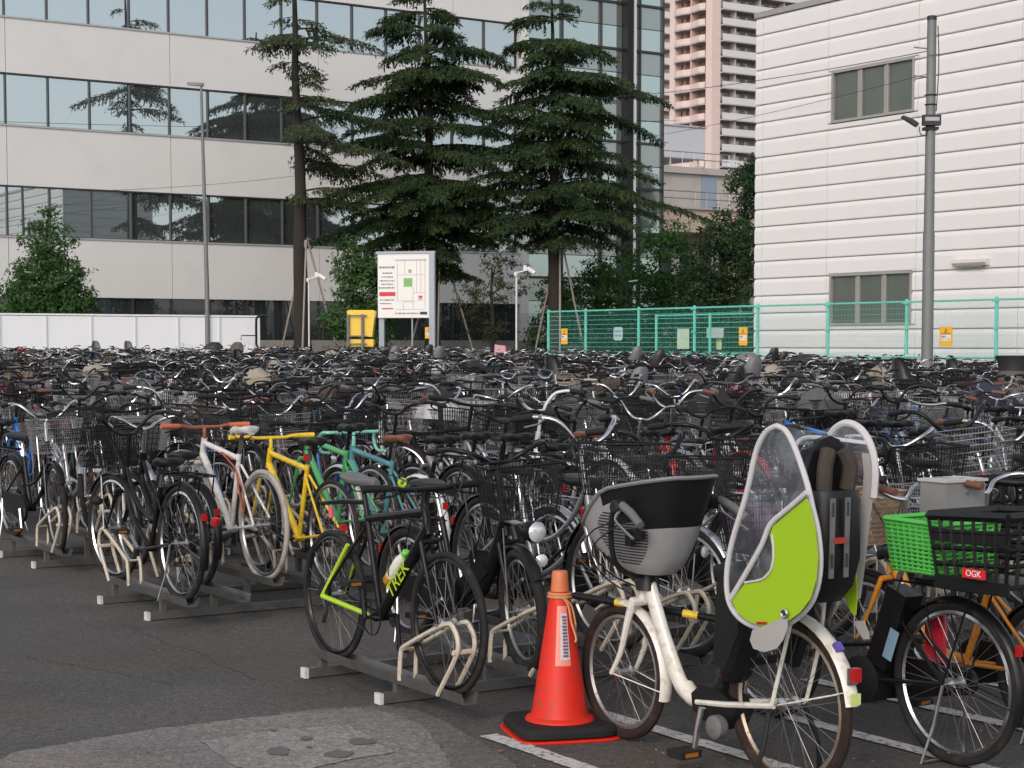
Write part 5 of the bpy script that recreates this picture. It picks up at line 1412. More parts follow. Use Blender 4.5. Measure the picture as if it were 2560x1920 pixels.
# ------------------------------------------------------------------ named details on the front bicycles
lime = paint('lime', (.36, .56, .01), rough=.35, dirt_amt=.15)
def local(root_t, px, py, y):
    """point of the photograph on the bike's own plane at sideways offset y -> bike coordinates"""
    f_ = root_t['face']; am, b = root_t['a'], root_t['b']
    p = on_plane(px, py, W(am, b - y * f_), B); return Vector(((p.dot(A) - am) * f_, y, p.z - root_t['z']))
hero_t = {t_['hero']: t_ for t_ in TAKEN if t_['hero']}

# dark sports bike with lime stays
r_ = roots['sport']; r_['label'] = 'black sports bicycle with lime chainstay and drink bottle, leftmost in the front rack'
gs = geo('sport', .320)
MB(lime).tube([gs['bb'] + Vector((-.03, -.034, 0)), gs['rh'] + Vector((0, -.066, 0))], .0125, 8).build('chainstay', r_)
MB(lime).tube([gs['rh'] + Vector((0, -.066, 0)), gs['rh'].lerp(gs['st'], .62) + Vector((0, -.035, 0))], .0105, 8).build('seatstay', r_)
MB(lime).tube([gs['rh'] + Vector((0, .066, 0)), gs['rh'].lerp(gs['st'], .45) + Vector((0, .04, 0))], .0095, 8).build('seatstay', r_)
dtm = (gs['hb'] + gs['bb']) / 2; dd = (gs['hb'] - gs['bb']).normalized()
tm = text_mesh('frame_lettering', 'TREK', .10, lime, .0008)
o = obj('frame_lettering', tm, r_)
# text on the right side (-y) of the down tube, reading upwards along it
X = dd; Yv = Vector((0, -1, 0)).cross(dd) * 1; Zn = Vector((0, -1, 0)); Yv = Zn.cross(X)
o.matrix_basis = Matrix.Translation(gs['bb'].lerp(gs['hb'], .47) + Vector((0, -.0262, 0))) @ Matrix((X, Yv, Zn)).transposed().to_4x4()
bt = MB(mat('bottle_clear', (.62, .62, .55), .25, vary=.2, scale=20)); bp_ = gs['bb'].lerp(gs['hb'], .42) + Vector((-.055, 0, .045)); Q = dd.to_track_quat('Z', 'Y').to_matrix()
bt.lathe([(.028, -.06), (.031, -.05), (.031, .08), (.020, .115), (.015, .125)], bp_, 'z', 12, M=Q); bot = bt.build('drink_bottle', r_)
MB(mat('bottle_cap', (.15, .55, .08), .4)).lathe([(.017, .125), (.017, .15), (.012, .155)], bp_, 'z', 12, M=Q).build('cap', bot)
MB(mat('drink_amber', (.45, .20, .03), .3)).lathe([(.0295, -.075), (.0325, -.065), (.0325, -.03), (.03, -.028)], bp_, 'z', 12, M=Q).build('base', bot)
MB(dark_metal).tube([bp_ + Q @ Vector((.034, 0, -.06)), bp_ + Q @ Vector((.034, 0, .06)), bp_ + Q @ Vector((-.01, .034, .06)), bp_ + Q @ Vector((-.034, 0, .0)), bp_ + Q @ Vector((-.01, -.034, -.06))], .003, 4, closed=True).build('bottle_cage', r_)
MB(black).tube([(-.20, 0, .80), (-.42, -.01, .79), (-.62, -.02, .765)], [.012, .013, .010], 6).build('mudguard_arm', r_)
MB(mat('tag_pink', (.65, .10, .14), .4)).lathe([(.001, -.035), (.012, -.025), (.014, .02), (.001, .03)], (-.50, -.03, .73), 'z', 8).build('rear_lamp', r_)
MB(red_lens).box((-.43, 0, .66), (.03, .03, .03)).build('reflector', r_)
MB(lime).ring((.36, -.12, .935), .016, .008, 10, 6, axis='x').build('reflective_band', r_)

# small fat-tyred electric bike
r_ = roots['fat_mini']; r_['label'] = 'black small-wheeled bicycle with fat tyres and big headlight, second in the front rack'
MB(black).lathe([(.02, -.07), (.045, -.03), (.052, .02), (.05, .045)], (.60, 0, .66), 'x', 14).use(clear_lens).lathe([(.048, .046), (.03, .06), (.001, .064)], (.60, 0, .66), 'x', 14).build('big_headlight', r_)
MB(black).box((.10, 0, .37), (.34, .075, .10), Matrix.Rotation(-.62, 3, 'Y')).build('battery', r_, smooth=False)
# black city bike at the left, its tail lamp
r_ = roots['black_city']; r_['label'] = 'black city bicycle with wide black handlebar and basket, leftmost in the second rack'
MB(red_lens).lathe([(.02, -.02), (.026, -.01), (.026, .02), (.01, .03)], (-.905, -.05, .50), 'z', 10).build('tail_lamp', r_)
roots['black2']['label'] = 'black city bicycle with grey padded saddle, second in the second rack'
r_ = roots['white_fixie']; r_['label'] = 'white slim bicycle with pale tyres, white saddle and red bar grips'
MB(mat('cable_orange', (.38, .09, .05), .5)).tube(sm([(-.16, .03, .72), (-.05, .06, .76), (-.30, .07, .66), (-.36, .05, .50), (-.30, .03, .40), (-.20, .03, .66)], 5), .005, 5).build('coil_lock', r_)
r_ = roots['yellow_fixie']; r_['label'] = 'yellow slim bicycle with yellow bar and red tail light beside the white one'
MB(red_lens).box((-.19, .0, .80), (.035, .045, .045)).build('tail_light', r_, smooth=False)
roots['green_fixie']['label'] = 'green slim bicycle squeezed between the yellow and the teal bicycles'
roots['teal_drop']['label'] = 'teal bicycle with mint drop handlebar and brown saddle'
roots['orange']['label'] = 'orange low-step bicycle with wicker basket at the right picture edge'
# grey cargo box on the fourth bike
r_ = roots['grey_box']; r_['label'] = 'dark grey bicycle with a large grey box and brown grips at right'
gbx = mat('box_grey', (.20, .20, .20), .5, vary=.1)
ab = thing('storage_box', W(5.6, b_at(2385, 5.6), .0), 'large grey lidded box between the handlebars at right', 'box', rz=ANG_A)
MB(gbx).box((.0, 0, .895), (.16, .25, .27)).build('body', ab, smooth=False)
MB(mat('box_lid', (.42, .41, .39), .5)).box((0, 0, 1.037), (.18, .27, .012)).build('lid', ab, smooth=False)

# black bike with the green and black rear basket
r_ = roots['black_basket']; r_['label'] = 'black electric city bicycle with large rear basket, right of the rain cover'
bk_m = mat('plastic_black', (.010, .010, .011), .4, spec=.35, bump=.1)
gr_m = mat('plastic_green', (.08, .44, .07), .4, vary=.06)
rb_ = MB(bk_m)
x0, x1, y_, zb, zt = -.93, -.52, .19, .72, 1.03
def cage(mb, x0, x1, hy, zb, zt, fl, w=.008, nx=7, nz=4, ny=6, sides='LRBF'):
    def P(x, y, z): 
        k = .86 + .14 * (z - zb) / (zt - zb); return Vector(((x0 + x1) / 2 + (x - (x0 + x1) / 2) * k, y * k, z + (fl * (x1 - x) if z > zb + .01 else 0)))
    for s__ in (1, -1):
        for i in range(nx + 1): x = x0 + (x1 - x0) * i / nx; mb.tube([P(x, s__ * hy, zb), P(x, s__ * hy, zt)], w, 4)
        for j in range(nz + 1): z = zb + (zt - zb) * j / nz; mb.tube([P(x0, s__ * hy, z), P(x1, s__ * hy, z)], w if j < nz else w * 2, 4)
    for xx in (x0, x1):
        for i in range(ny + 1): y = -hy + 2 * hy * i / ny; mb.tube([P(xx, y, zb), P(xx, y, zt)], w, 4)
        for j in range(nz + 1): z = zb + (zt - zb) * j / nz; mb.tube([P(xx, -hy, z), P(xx, hy, z)], w if j < nz else w * 2, 4)
    mb.quad(P(x0, -hy, zb), P(x1, -hy, zb), P(x1, hy, zb), P(x0, hy, zb))
cage(rb_, -.95, -.56, .195, .755, 1.0, .05, .0095)
rb_.box((-.76, .186, .93), (.38, .012, .05)); rb_.box((-.76, .172, .75), (.36, .012, .05))
rb_.build('rear_basket', r_)
gb_ = MB(gr_m); cage(gb_, -.60, -.30, .165, .765, .965, -.02, .006, 9, 12, 9); gb_.use(mat('plastic_green_in', (.07, .36, .06), .5)).quad((-.33, -.14, .78), (-.33, .14, .78), (-.315, .155, .955), (-.315, -.155, .955)).quad((-.56, -.14, .78), (-.33, -.14, .78), (-.315, -.155, .955), (-.57, -.155, .955)).build('basket_liner', r_)
lb_ = MB(mat('label_red', (.60, .02, .03), .4, vary=.03)).box((-.80, .204, .80), (.11, .006, .035)).build('maker_label', r_, smooth=False)
tm = text_mesh('lettering', 'OGK', .034, sign_w, .0006); o = obj('lettering', tm, lb_)
o.matrix_basis = Matrix.Translation((-.80, .2078, .80)) @ Matrix((Vector((-1, 0, 0)), Vector((0, 0, 1)), Vector((0, 1, 0)))).transposed().to_4x4()
MB(black).box((-.20, .0, .50), (.11, .10, .34), Matrix.Rotation(-.35, 3, 'Y')).build('battery', r_, smooth=False)
MB(mat('sticker_blue', (.25, .40, .5), .4)).box((-.235, .056, .44), (.05, .003, .13), Matrix.Rotation(-.35, 3, 'Y')).build('sticker', r_, smooth=False)
MB(dark_metal).lathe([(.07, -.06), (.10, -.05), (.10, .05), (.07, .06)], (-.06, 0, .27), 'y', 18).build('motor', r_)
MB(mat('red_sheet', (.40, .02, .04), .4)).box((-.33, -.10, .45), (.10, .02, .26)).build('wheel_lock_cover', r_, smooth=False)

# ------------------------------------------------------------------ white child-seat bicycle
T0 = hero_t['white_child']; am, b0 = T0['a'], T0['b']
wb = thing('bicycle', W(am, b0, 0), 'white bicycle with front child seat and lime rear rain cover, beside the cone', 'bicycle', rz=ANG_A)
whp = paint('hero_white', (.66, .63, .56), rough=.3, dirt=(.22, .16, .10), dirt_amt=.6)
shell_g = mat('shell_grey', (.27, .27, .275), .4, vary=.04, bump=.05, dirt=(.17, .155, .145), dirt_amt=.3)
shell_b = mat('shell_black', (.008, .008, .009), .42, spec=.35, bump=.05)
fh, rh, bb_ = Vector((.51, 0, .285)), Vector((-.51, 0, .325)), Vector((-.03, 0, .255))
fr = MB(whp); fr.tube(sm([(.345, 0, .70), (.30, 0, .60), (.22, 0, .44), (.13, 0, .30), (.07, 0, .262)], 4), [.034] * 8 + [.036] * 9, 12, sy=.75)
fr.tube(sm([(.10, 0, .29), (.055, 0, .258), (.0, 0, .25), (-.04, 0, .25)], 3), .036, 10)
for s_ in (1, -1):
    fr.tube([(-.03, s_ * .045, .255), (-.21, s_ * .05, .275), (-.51, s_ * .075, .325)], .012, 8)
fr.build('frame', wb)
st_ = MB(shell_b); st_.tube([(-.12, 0, .27), (-.19, 0, .62)], .03, 8); st_.loft([[(-.235 + .075 * k_ * math.cos(.524 * j) - (z_ - .5) * .3, .062 * k_ * math.sin(.524 * j), z_) for j in range(12)] for k_, z_ in ((.7, .36), (1, .39), (1.05, .5), (1, .60), (.7, .635))]); st_.tube([(-.17, 0, .6), (-.22, 0, .74)], .014, 8); st_.build('battery_tube', wb)
MB(shell_b).prism([(.0, -.05, .285), (-.06, -.05, .33), (-.18, -.05, .32), (-.27, -.05, .27), (-.22, -.05, .18), (-.08, -.05, .19), (-.01, -.05, .22)], (0, .1, 0)).build('motor_cover', wb, auto=30)
MB(grip_grey).lathe([(.012, .06), (.012, .072), (.040, .074), (.046, .085), (.046, .115), (.036, .124), (.014, .126), (.012, .13), (.001, .13)], (-.085, 0, .195), 'y', 20).build('motor_disc', wb).location.x = -.13
fk = MB(whp)
for s_ in (1, -1): fk.tube(sm([(.375, s_ * .055, .605), (.41, s_ * .058, .50), (.45, s_ * .06, .38), (.51, s_ * .062, .285)], 3), [.017, .017, .016, .015, .014, .013, .012, .011, .010, .010], 8)
fk.tube([(.375, -.06, .60), (.375, .06, .60)], .02, 8).tube([(.345, 0, .70), (.375, 0, .60)], .024, 8); fk.build('fork', wb)
for nm, c, r in (('front_wheel', fh, .285), ('rear_wheel', rh, .33)):
    sp, ty, rm_ = wheel_mbs(1, c, r, .023, brown_tyre, mat('rim_worn', (.34, .28, .22), .45, .7, dirt=(.2, .13, .09), dirt_amt=.7) if nm[0] == 'r' else mat('rim_dull', (.26, .25, .24), .45, .7))
    w_ = sp.build(nm, wb); ty.build('tyre', w_); rm_.build('rim', w_)
fender_mb(fh, .285, math.radians(55), math.radians(195), 1, whp, w=.03).build('front_fender', wb)
rf = fender_mb(rh, .33, math.radians(15), math.radians(172), 1, whp, w=.032).build('rear_fender', wb)
ra = math.radians(160)
def rpt(deg, off, y=0): an = math.radians(deg); return Vector((rh.x + (.33 + off) * math.cos(an), y, rh.z + (.33 + off) * math.sin(an)))
MB(red_lens).box(rpt(155, .05), (.026, .034, .05)).build('tail_reflector', rf)
MB(chrome).box(rpt(155, .034), (.012, .042, .06)).build('reflector_bracket', rf)
MB(mat('sticker_purple', (.12, .08, .35), .4)).box(rpt(136, .026), (.035, .03, .02), Matrix.Rotation(-.8, 3, 'Y')).build('sticker', rf, smooth=False)
MB(mat('sticker_lime', (.5, .6, .2), .4)).box(rpt(168, .024), (.006, .045, .04)).build('sticker', rf, smooth=False)
cr_ = MB(chrome); cr_.tube([(-.03, .10, .255), (-.02, .115, .17), (-.015, .125, .09)], [.016, .013, .012], 8); cr_.tube([(-.03, -.10, .255), (-.04, -.125, .42)], .012, 8); cr = cr_.build('crank', wb); cr.location.x = -.10
MB(rubber).box((-.015, .175, .085), (.09, .10, .03)).use(amber_lens).box((.0315, .175, .085), (.003, .06, .016)).box((-.0615, .175, .085), (.003, .06, .016)).build('pedal', cr)
MB(rubber).box((-.04, -.18, .42), (.09, .10, .03)).build('pedal', cr)
ca = MB(whp)
for s_ in (1, -1):
    ca.tube(sm([(-.51, s_ * .085, .325), (-.58, s_ * .085, .55), (-.62, s_ * .07, .735)], 2), .008, 6); ca.tube([(-.62, s_ * .07, .735), (-.3, s_ * .06, .735), (-.2, s_ * .03, .68)], .008, 6)
ca.tube([(-.62, -.10, .735), (-.62, .07, .735)], .008, 6).tube([(-.45, -.065, .735), (-.45, .065, .735)], .007, 6); ca.build('carrier', wb)
saddle_mb(Vector((-.23, 0, .78)), 1, sad_black).build('saddle', wb)
kb = MB(dark_metal); kb.tube(sm([(-.50, .09, .30), (-.52, .14, .16), (-.49, .17, .015)], 3), .010, 6).tube(sm([(-.50, -.09, .30), (-.52, -.14, .16), (-.49, -.17, .015)], 3), .010, 6).tube([(-.49, .17, .015), (-.49, -.17, .015)], .010, 6); kb.build('stand', wb)
MB(cable_m).tube(sm([(.20, .20, .97), (.36, .27, .84), (.40, .15, .72), (.38, .03, .66)], 4), .0035, 5).tube(sm([(.20, .22, .97), (.42, .25, .88), (.44, .17, .72), (.40, .03, .62)], 4), .0035, 5).build('brake_cable', wb)
# front child seat
def seat_pt(th, t, off=0.0):
    cx_, hx_, hy_ = .345, .315, .20
    c_, s_ = math.cos(th), math.sin(th); ex = .78
    k = .42 + .58 * (t ** .62)
    X = cx_ + (hx_ * k + off) * math.copysign(abs(c_) ** ex, c_); Y = (hy_ * k + off) * math.copysign(abs(s_) ** ex, s_)
    xr_ = cx_ + hx_ * math.copysign(abs(c_) ** ex, c_); u = min(1, max(0, (.64 - xr_) / .30)); u2 = min(1, max(0, (.35 - xr_) / .30))
    zr_ = .90 + .175 * (u * u * (3 - 2 * u)) + .055 * u2
    return Vector((X - .03 * t * (c_ < 0) * 0, Y, .725 + (zr_ - .725) * t))
NTH, NT = 48, 12
def shell(off, m1, m2, name, inner=False):
    mb = MB(m1, m2); base = 0
    for i in range(NT + 1):
        for j in range(NTH): mb.v.append(tuple(seat_pt(2 * math.pi * j / NTH, i / NT, off)))
    for i in range(NT):
        for j in range(NTH):
            j2 = (j + 1) % NTH; q = (i * NTH + j, i * NTH + j2, (i + 1) * NTH + j2, (i + 1) * NTH + j); cc = sum((Vector(mb.v[k]) for k in q), Vector()) / 4
            thr = .93 + max(0, (cc.x - .33)) * 1.6
            mb.k = 1 if (cc.z > thr or (cc.x > .36 and cc.z < .735 + (cc.x - .36) * .5)) else 0
            mb.face(*q)
    mb.k = 0; mb.face(*range(NTH))
    return mb.build(name, wb, auto=80)
sh = shell(0, shell_g, shell_b, 'front_child_seat'); 
inn = MB(shell_b)
for i in range(NT + 1):
    for j in range(NTH): inn.v.append(tuple(seat_pt(2 * math.pi * j / NTH, i / NT, -.012) + Vector((0, 0, .006))))
for i in range(NT):
    for j in range(NTH): j2 = (j + 1) % NTH; inn.face(i * NTH + j, (i + 1) * NTH + j, (i + 1) * NTH + j2, i * NTH + j2)
inn.build('seat_liner', sh, auto=80)
MB(mat('rim_grey', (.17, .17, .175), .4)).tube([seat_pt(2 * math.pi * j / NTH, 1, .003) for j in range(NTH)], .009, 6, closed=True).build('seat_rim', sh)
sl_ = MB(mat('slot_dark', (.02, .02, .02), .7, vary=0))
for k in range(17):
    z = .768 + k * .0125; half = math.sqrt(max(0, 1 - ((k - 8.5) / 9.5) ** 2))
    th0, th1 = 1.74 - .52 * half, 1.74 + .50 * half; P0, P1 = [], []
    for j in range(13):
        th = th0 + (th1 - th0) * j / 12
        lo, hi = 0, 1
        for _ in range(18):
            mdd = (lo + hi) / 2
            if seat_pt(th, mdd).z < z: lo = mdd
            else: hi = mdd
        P0.append(seat_pt(th, lo, .0025)); q_ = seat_pt(th, min(1, lo + .012), .0025); q_.z = z + .006; P1.append(q_)
    sl_.grid([P0, P1])
tag(sl_.build('vent_slots', sh), kind='stuff')
MB(shell_b).box((.20, .175, .90), (.10, .02, .035)).box((.23, .178, .88), (.04, .024, .06)).build('latch', sh, smooth=False)
MB(mat('nameplate', (.09, .085, .08), .5)).box((.50, .13, .925), (.08, .006, .02), Matrix.Rotation(-.75, 3, 'Z')).build('nameplate', sh, smooth=False)
hb_ = MB(dark_metal); half = sm([(.34, 0, .715), (.33, .10, .72), (.315, .19, .78), (.30, .222, .90), (.26, .235, 1.0), (.17, .25, 1.02)], 4); hb_.tube([Vector((p.x, -p.y, p.z)) for p in half[::-1]][:-1] + half, .012, 8)
hbo = hb_.build('handlebar', wb)
for s_ in (1, -1):
    MB(grip_grey).tube([(.19, s_ * .248, 1.02), (.12, s_ * .258, .995), (.045, s_ * .268, .955)], [.017, .018, .016], 10).build('grip', hbo)
    MB(alu).tube(sm([(.20, s_ * .25, 1.0), (.20, s_ * .275, .965), (.13, s_ * .285, .93), (.06, s_ * .29, .90)], 3), .0065, 6).build('brake_lever', hbo)
    MB(rubber).lathe([(.02, -.03), (.03, -.02), (.03, .02), (.02, .03)], (.225, s_ * .24, 1.01), 'y', 12).build('bar_control', hbo)
MB(mat('knob_pale', (.42, .41, .37), .5)).lathe([(.015, -.03), (.03, -.02), (.03, .02), (.018, .035)], (.50, -.16, 1.02), 'x', 12).box((.46, -.17, 1.0), (.06, .04, .04)).build('bell', hbo)
MB(shell_b).lathe([(.05, 0), (.04, .05), (.03, .10)], (.345, 0, .65), 'z', 14).build('seat_mount', wb)

# rear child seat and its rain cover
rs_ = MB(shell_b); n = 16
for (cx_, hx_, hy_, z) in (): pass
secs = [(-.62, .16, .11, .74, .0), (-.64, .19, .135, .80, .0), (-.66, .20, .14, .90, .02), (-.70, .15, .14, 1.0, .03), (-.74, .11, .125, 1.10, .04), (-.75, .09, .12, 1.14, .04)]
rs_.loft([[(cx_ + hx_ * math.copysign(abs(math.cos(2 * math.pi * j / n)) ** .7, math.cos(2 * math.pi * j / n)), .045 + .88 * hy_ * math.copysign(abs(math.sin(2 * math.pi * j / n)) ** .7, math.sin(2 * math.pi * j / n)), z) for j in range(n)] for (cx_, hx_, hy_, z, _) in secs])
rs_.loft([[(-.655 + .085 * k_ * math.cos(.524 * j), .03 + .09 * k_ * math.sin(.524 * j), z_) for j in range(12)] for k_, z_ in ((.5, 1.0), (.95, 1.05), (1.05, 1.14), (.95, 1.23), (.5, 1.275), (.1, 1.285))])
rso = rs_.build('rear_child_seat', wb)
MB(shell_b).prism([(-.44, -.19, .86), (-.30, -.19, .80), (-.28, -.19, .45), (-.36, -.19, .42), (-.44, -.19, .60)], (0, .04, 0)).prism([(-.44, .15, .86), (-.32, .15, .80), (-.30, .15, .47), (-.36, .15, .44), (-.44, .15, .60)], (0, .04, 0)).build('leg_guard', rso)
for y in (.135, .065):
    MB(alu).prism([(-.868, y - .012, .84), (-.868, y + .012, .84), (-.875, y + .012, 1.12), (-.875, y - .012, 1.12)], (.004, 0, 0)).use(ink).box((-.873, y, 1.08), (.008, .008, .05)).box((-.871, y, .90), (.008, .008, .05)).build('bracket', rso, smooth=False)
MB(mat('strip_red', (.30, .03, .02), .5)).box((-.862, .10, .97), (.02, .06, .02)).build('reflector', rso, smooth=False)
MB(mat('headrest_cloth', (.045, .036, .028), .9, vary=.5, scale=25)).tube(sm([(-.79, .10, 1.14), (-.80, .105, 1.22), (-.79, .08, 1.28)], 3), .028, 8).tube(sm([(-.79, -.01, 1.14), (-.80, -.015, 1.22), (-.79, .01, 1.28)], 3), .028, 8).use(shell_b).loft([[(-.76 + .03 * q, .045 + .115 * math.cos(math.pi * j / 8), 1.14 + .19 * math.sin(math.pi * j / 8)) for j in range(9)] for q in (0, 1)]).build('headrest', rso)
def vinyl_mat():
    m = bpy.data.materials.new('clear_vinyl'); m.use_nodes = True; nt = m.node_tree; N = nt.nodes; L = nt.links; P = N['Principled BSDF']
    P.inputs['Base Color'].default_value = (.55, .60, .68, 1); P.inputs['Roughness'].default_value = .12; P.inputs['Specular IOR Level'].default_value = 1.0; P.inputs['Coat Weight'].default_value = .5
    tc = N.new('ShaderNodeTexCoord'); nz = N.new('ShaderNodeTexNoise'); nz.inputs['Scale'].default_value = 4.5; nz.inputs['Detail'].default_value = 2; nz.inputs['Distortion'].default_value = 2.5
    L.new(tc.outputs['Object'], nz.inputs['Vector']); bp = N.new('ShaderNodeBump'); bp.inputs['Strength'].default_value = .5; bp.inputs['Distance'].default_value = .02
    L.new(nz.outputs[0], bp.inputs['Height']); L.new(bp.outputs[0], P.inputs['Normal'])
    rr = N.new('ShaderNodeMapRange'); rr.inputs[1].default_value = .45; rr.inputs[2].default_value = .7; rr.inputs[3].default_value = .07; rr.inputs[4].default_value = .20; L.new(nz.outputs[0], rr.inputs[0])
    tr = N.new('ShaderNodeBsdfTransparent'); ms = N.new('ShaderNodeMixShader'); L.new(rr.outputs[0], ms.inputs[0]); L.new(tr.outputs[0], ms.inputs[1]); L.new(P.outputs[0], ms.inputs[2])
    L.new(ms.outputs[0], N['Material Output'].inputs[0]); return m
vinyl = vinyl_mat()
frosted = mat('frosted_vinyl', (.50, .48, .47), .35, vary=.1, trans=.35)
piping = mat('white_piping', (.50, .49, .50), .6, vary=.08, scale=20)
lime_cloth = mat('lime_cloth', (.28, .45, .004), .6, vary=.04, scale=12, bump=.1, bscale=8)
def r6(x, y): return 1350 + x / 1.907, 1050 + y / 1.907
YP = .20
def tr6(pts, y=YP):
    return [local(T0, *r6(x, yy), y) for x, yy in pts]
OUT = [(1130, 28), (1085, 50), (1045, 110), (1020, 190), (995, 310), (965, 420), (930, 530), (903, 640), (890, 750), (897, 850), (930, 920), (985, 968), (1050, 992), (1110, 998), (1180, 975), (1250, 925), (1300, 860), (1328, 770), (1337, 660), (1325, 530), (1300, 420), (1275, 310), (1240, 200), (1205, 110), (1170, 50)]
LIME = [(1272, 372), (1190, 440), (1112, 505), (1096, 545), (1106, 600), (1108, 660), (1095, 715), (1060, 752), (1010, 766), (985, 768), (915, 862), (940, 915), (990, 958), (1050, 982), (1110, 986), (1175, 965), (1240, 918), (1290, 852), (1317, 765), (1326, 660), (1314, 530), (1292, 430)]
DIV = [(1272, 345), (1180, 425), (1100, 495), (1060, 590), (1000, 700), (950, 785), (905, 858)]
rc = thing('rain_cover', W(am, b0, 0), 'clear vinyl rain cover with lime side panel on the white bicycle', 'rain cover', rz=ANG_A)
def bulge(P, y, amt=.02):
    return P
O3 = tr6(OUT)
def side(y, tagname):
    pts = [Vector((p.x, y, p.z)) for p in O3]; c = sum(pts, Vector()) / len(pts); mb = MB(vinyl); n = len(pts)
    sg = 1 if y > 0 else -1
    for k in range(4): mb.v += [tuple(c + (p - c) * (1 - k * .25) + Vector((0, sg * .03 * math.sin(k * .25 * math.pi / 2), 0))) for p in pts]
    for k in range(3):
        for j in range(n): j2 = (j + 1) % n; mb.face(k * n + j, k * n + j2, (k + 1) * n + j2, (k + 1) * n + j)
    mb.face(*range(3 * n, 4 * n)); o = mb.build('side_window', rc)
    MB(piping).tube(sm(pts + [pts[0]], 3)[:-1], .0105, 8, closed=True).build('piping', rc)
    return pts
PL = side(YP, 'l')
YR = -.13
ER = tr6([(1385, 70), (1415, 35), (1460, 15), (1515, 32), (1560, 85), (1588, 160), (1598, 250), (1590, 370), (1575, 480), (1562, 600), (1548, 720), (1530, 850)], YR)
FR = tr6([(1375, 110), (1365, 160), (1360, 220), (1355, 300), (1350, 380), (1350, 460), (1350, 540), (1352, 620), (1360, 700), (1372, 780), (1385, 850), (1400, 900)], YR)
MB(vinyl).grid([ER, FR]).build('side_window', rc)
MB(piping).tube(sm(ER[:8], 3), .014, 8).build('piping', rc)
MB(frosted).grid([[p + Vector((0, .002, 0)) for p in ER[5:]], [p + Vector((.045, .012, 0)) for p in ER[5:]]]).build('edge_strip', rc)
MB(lime_cloth).prism(tr6([(1448, 735), (1500, 698), (1512, 760), (1515, 850), (1508, 930), (1485, 915), (1460, 850)], YR + .02), (0, .004, 0)).build('lime_panel', rc, smooth=False)
PR = [Vector((p.x, YR, p.z)) for p in PL]; PR[0] = ER[2]; PR[24] = ER[3]; PR[23] = ER[4]; PR[22] = ER[5]; PR[1] = ER[1]; PR[2] = ER[0]
L3 = tr6(LIME, YP + .036)
for yy, sc in ((YP + .034, 1),):
    MB(lime_cloth).prism([(p.x, yy, p.z) for p in L3], (0, .003, 0)).build('lime_panel', rc, smooth=False)
D3 = tr6(DIV, YP + .04)
MB(piping).tube(sm(D3, 3), .010, 8).build('piping', rc)
MB(piping).tube(sm(tr6([(1106, 545), (1112, 600), (1112, 660), (1100, 718), (1062, 758), (1010, 770), (975, 775)], YP + .04), 3), .0045, 6).build('piping', rc)
# roof sheet between the side panels (front edge and crown only; the back hangs open)
idx = list(range(5, -1, -1)) + [24, 23]
rows = []
for k in range(9):
    t = k / 8; rows.append([PL[i].lerp(PR[i], t) + Vector((0, 0, -.02 * math.sin(math.pi * t) + .004 * math.sin(i * 2.3 + k))) for i in idx])
MB(vinyl).grid(rows).build('roof_sheet', rc)
stp = [PL[23] + Vector((-.01, 0, -.02)), PL[0].lerp(PR[0], .35) + Vector((.0, 0, -.05)), PL[0].lerp(PR[0], .65) + Vector((0, 0, -.05)), PR[23] + Vector((-.01, 0, -.02))]
MB(piping).tube(sm(stp, 4), .008, 6).build('roof_strap', rc)
fl3 = tr6([(1180, 930), (1183, 990), (1160, 1050), (1130, 1090), (1070, 1106), (1020, 1090), (1003, 1050), (1015, 1000), (1060, 985), (1120, 960)], YP + .042)
MB(frosted).prism(fl3, (0, .003, 0)).build('flap', rc, smooth=False)
ey = tr6([(1165, 922)], YP + .048)[0]
MB(chrome).ring(ey, .014, .005, 18, 6).use(ink).lathe([(.011, 0), (.001, .002)], ey, 'y', 14).build('eyelet', rc)
MB(red_lens).prism(tr6([(1033, 962), (1080, 962), (1080, 974), (1033, 974)], YP + .0425), (0, .002, 0)).build('label', rc, smooth=False)
# rear hanging strap edges
MB(frosted).prism(tr6([(1500, 960), (1545, 955), (1570, 1020), (1572, 1045), (1545, 1045), (1520, 1010)], YR), (0, .004, 0)).build('flap', rc, smooth=False)

# ------------------------------------------------------------------ cone and bar
cone_o = mat('cone_orange', (.60, .018, .006), .5, spec=.35, vary=.06, scale=7, dirt=(.26, .05, .03), dirt_amt=.6, bump=.05)
C0 = W(6.10, 4.235, 0)
cn = thing('traffic_cone', C0, 'orange traffic cone with a paper label and black rubber weight', 'traffic cone', rz=.25)
MB(cone_o).lathe([(.150, .045), (.150, .058), (.143, .070), (.128, .078), (.118, .10), (.050, .55), (.042, .60), (.040, .605)], n=40).build('cone', cn, auto=35)
MB(mat('cone_tip', (.55, .16, .06), .5)).lathe([(.040, .607), (.036, .655), (.034, .685), (.030, .693), (.001, .695)], n=28).build('tip', cn)
sq = []
for k in range(32):
    an = 2 * math.pi * k / 32; c_, s__ = math.cos(an), math.sin(an); sq.append((.215 * math.copysign(abs(c_) ** .35, c_), .215 * math.copysign(abs(s__) ** .35, s__)))
MB(rubber).loft([[(x * k, y * k, z) for x, y in sq] for k, z in ((.93, .012), (1, .02), (1.0, .040), (.94, .058), (.68, .060))]).build('rubber_weight', cn, auto=35)
MB(cone_o).loft([[(x * k, y * k, z) for x, y in sq] for k, z in ((1.06, .001), (1.07, .006), (1.05, .0115))]).build('base_plate', cn, auto=35)
def cone_r(z): return .118 + (.050 - .118) * (z - .10) / .45
def cone_patch(th0, th1, z0, z1, off, m, nm):
    rows = []
    for i in range(9):
        z = z0 + (z1 - z0) * i / 8; rows.append([((cone_r(z) + off) * math.cos(th0 + (th1 - th0) * j / 8 * (1) ), (cone_r(z) + off) * math.sin(th0 + (th1 - th0) * j / 8), z) for j in range(9)])
    return MB(m).grid(rows).build(nm, cn)
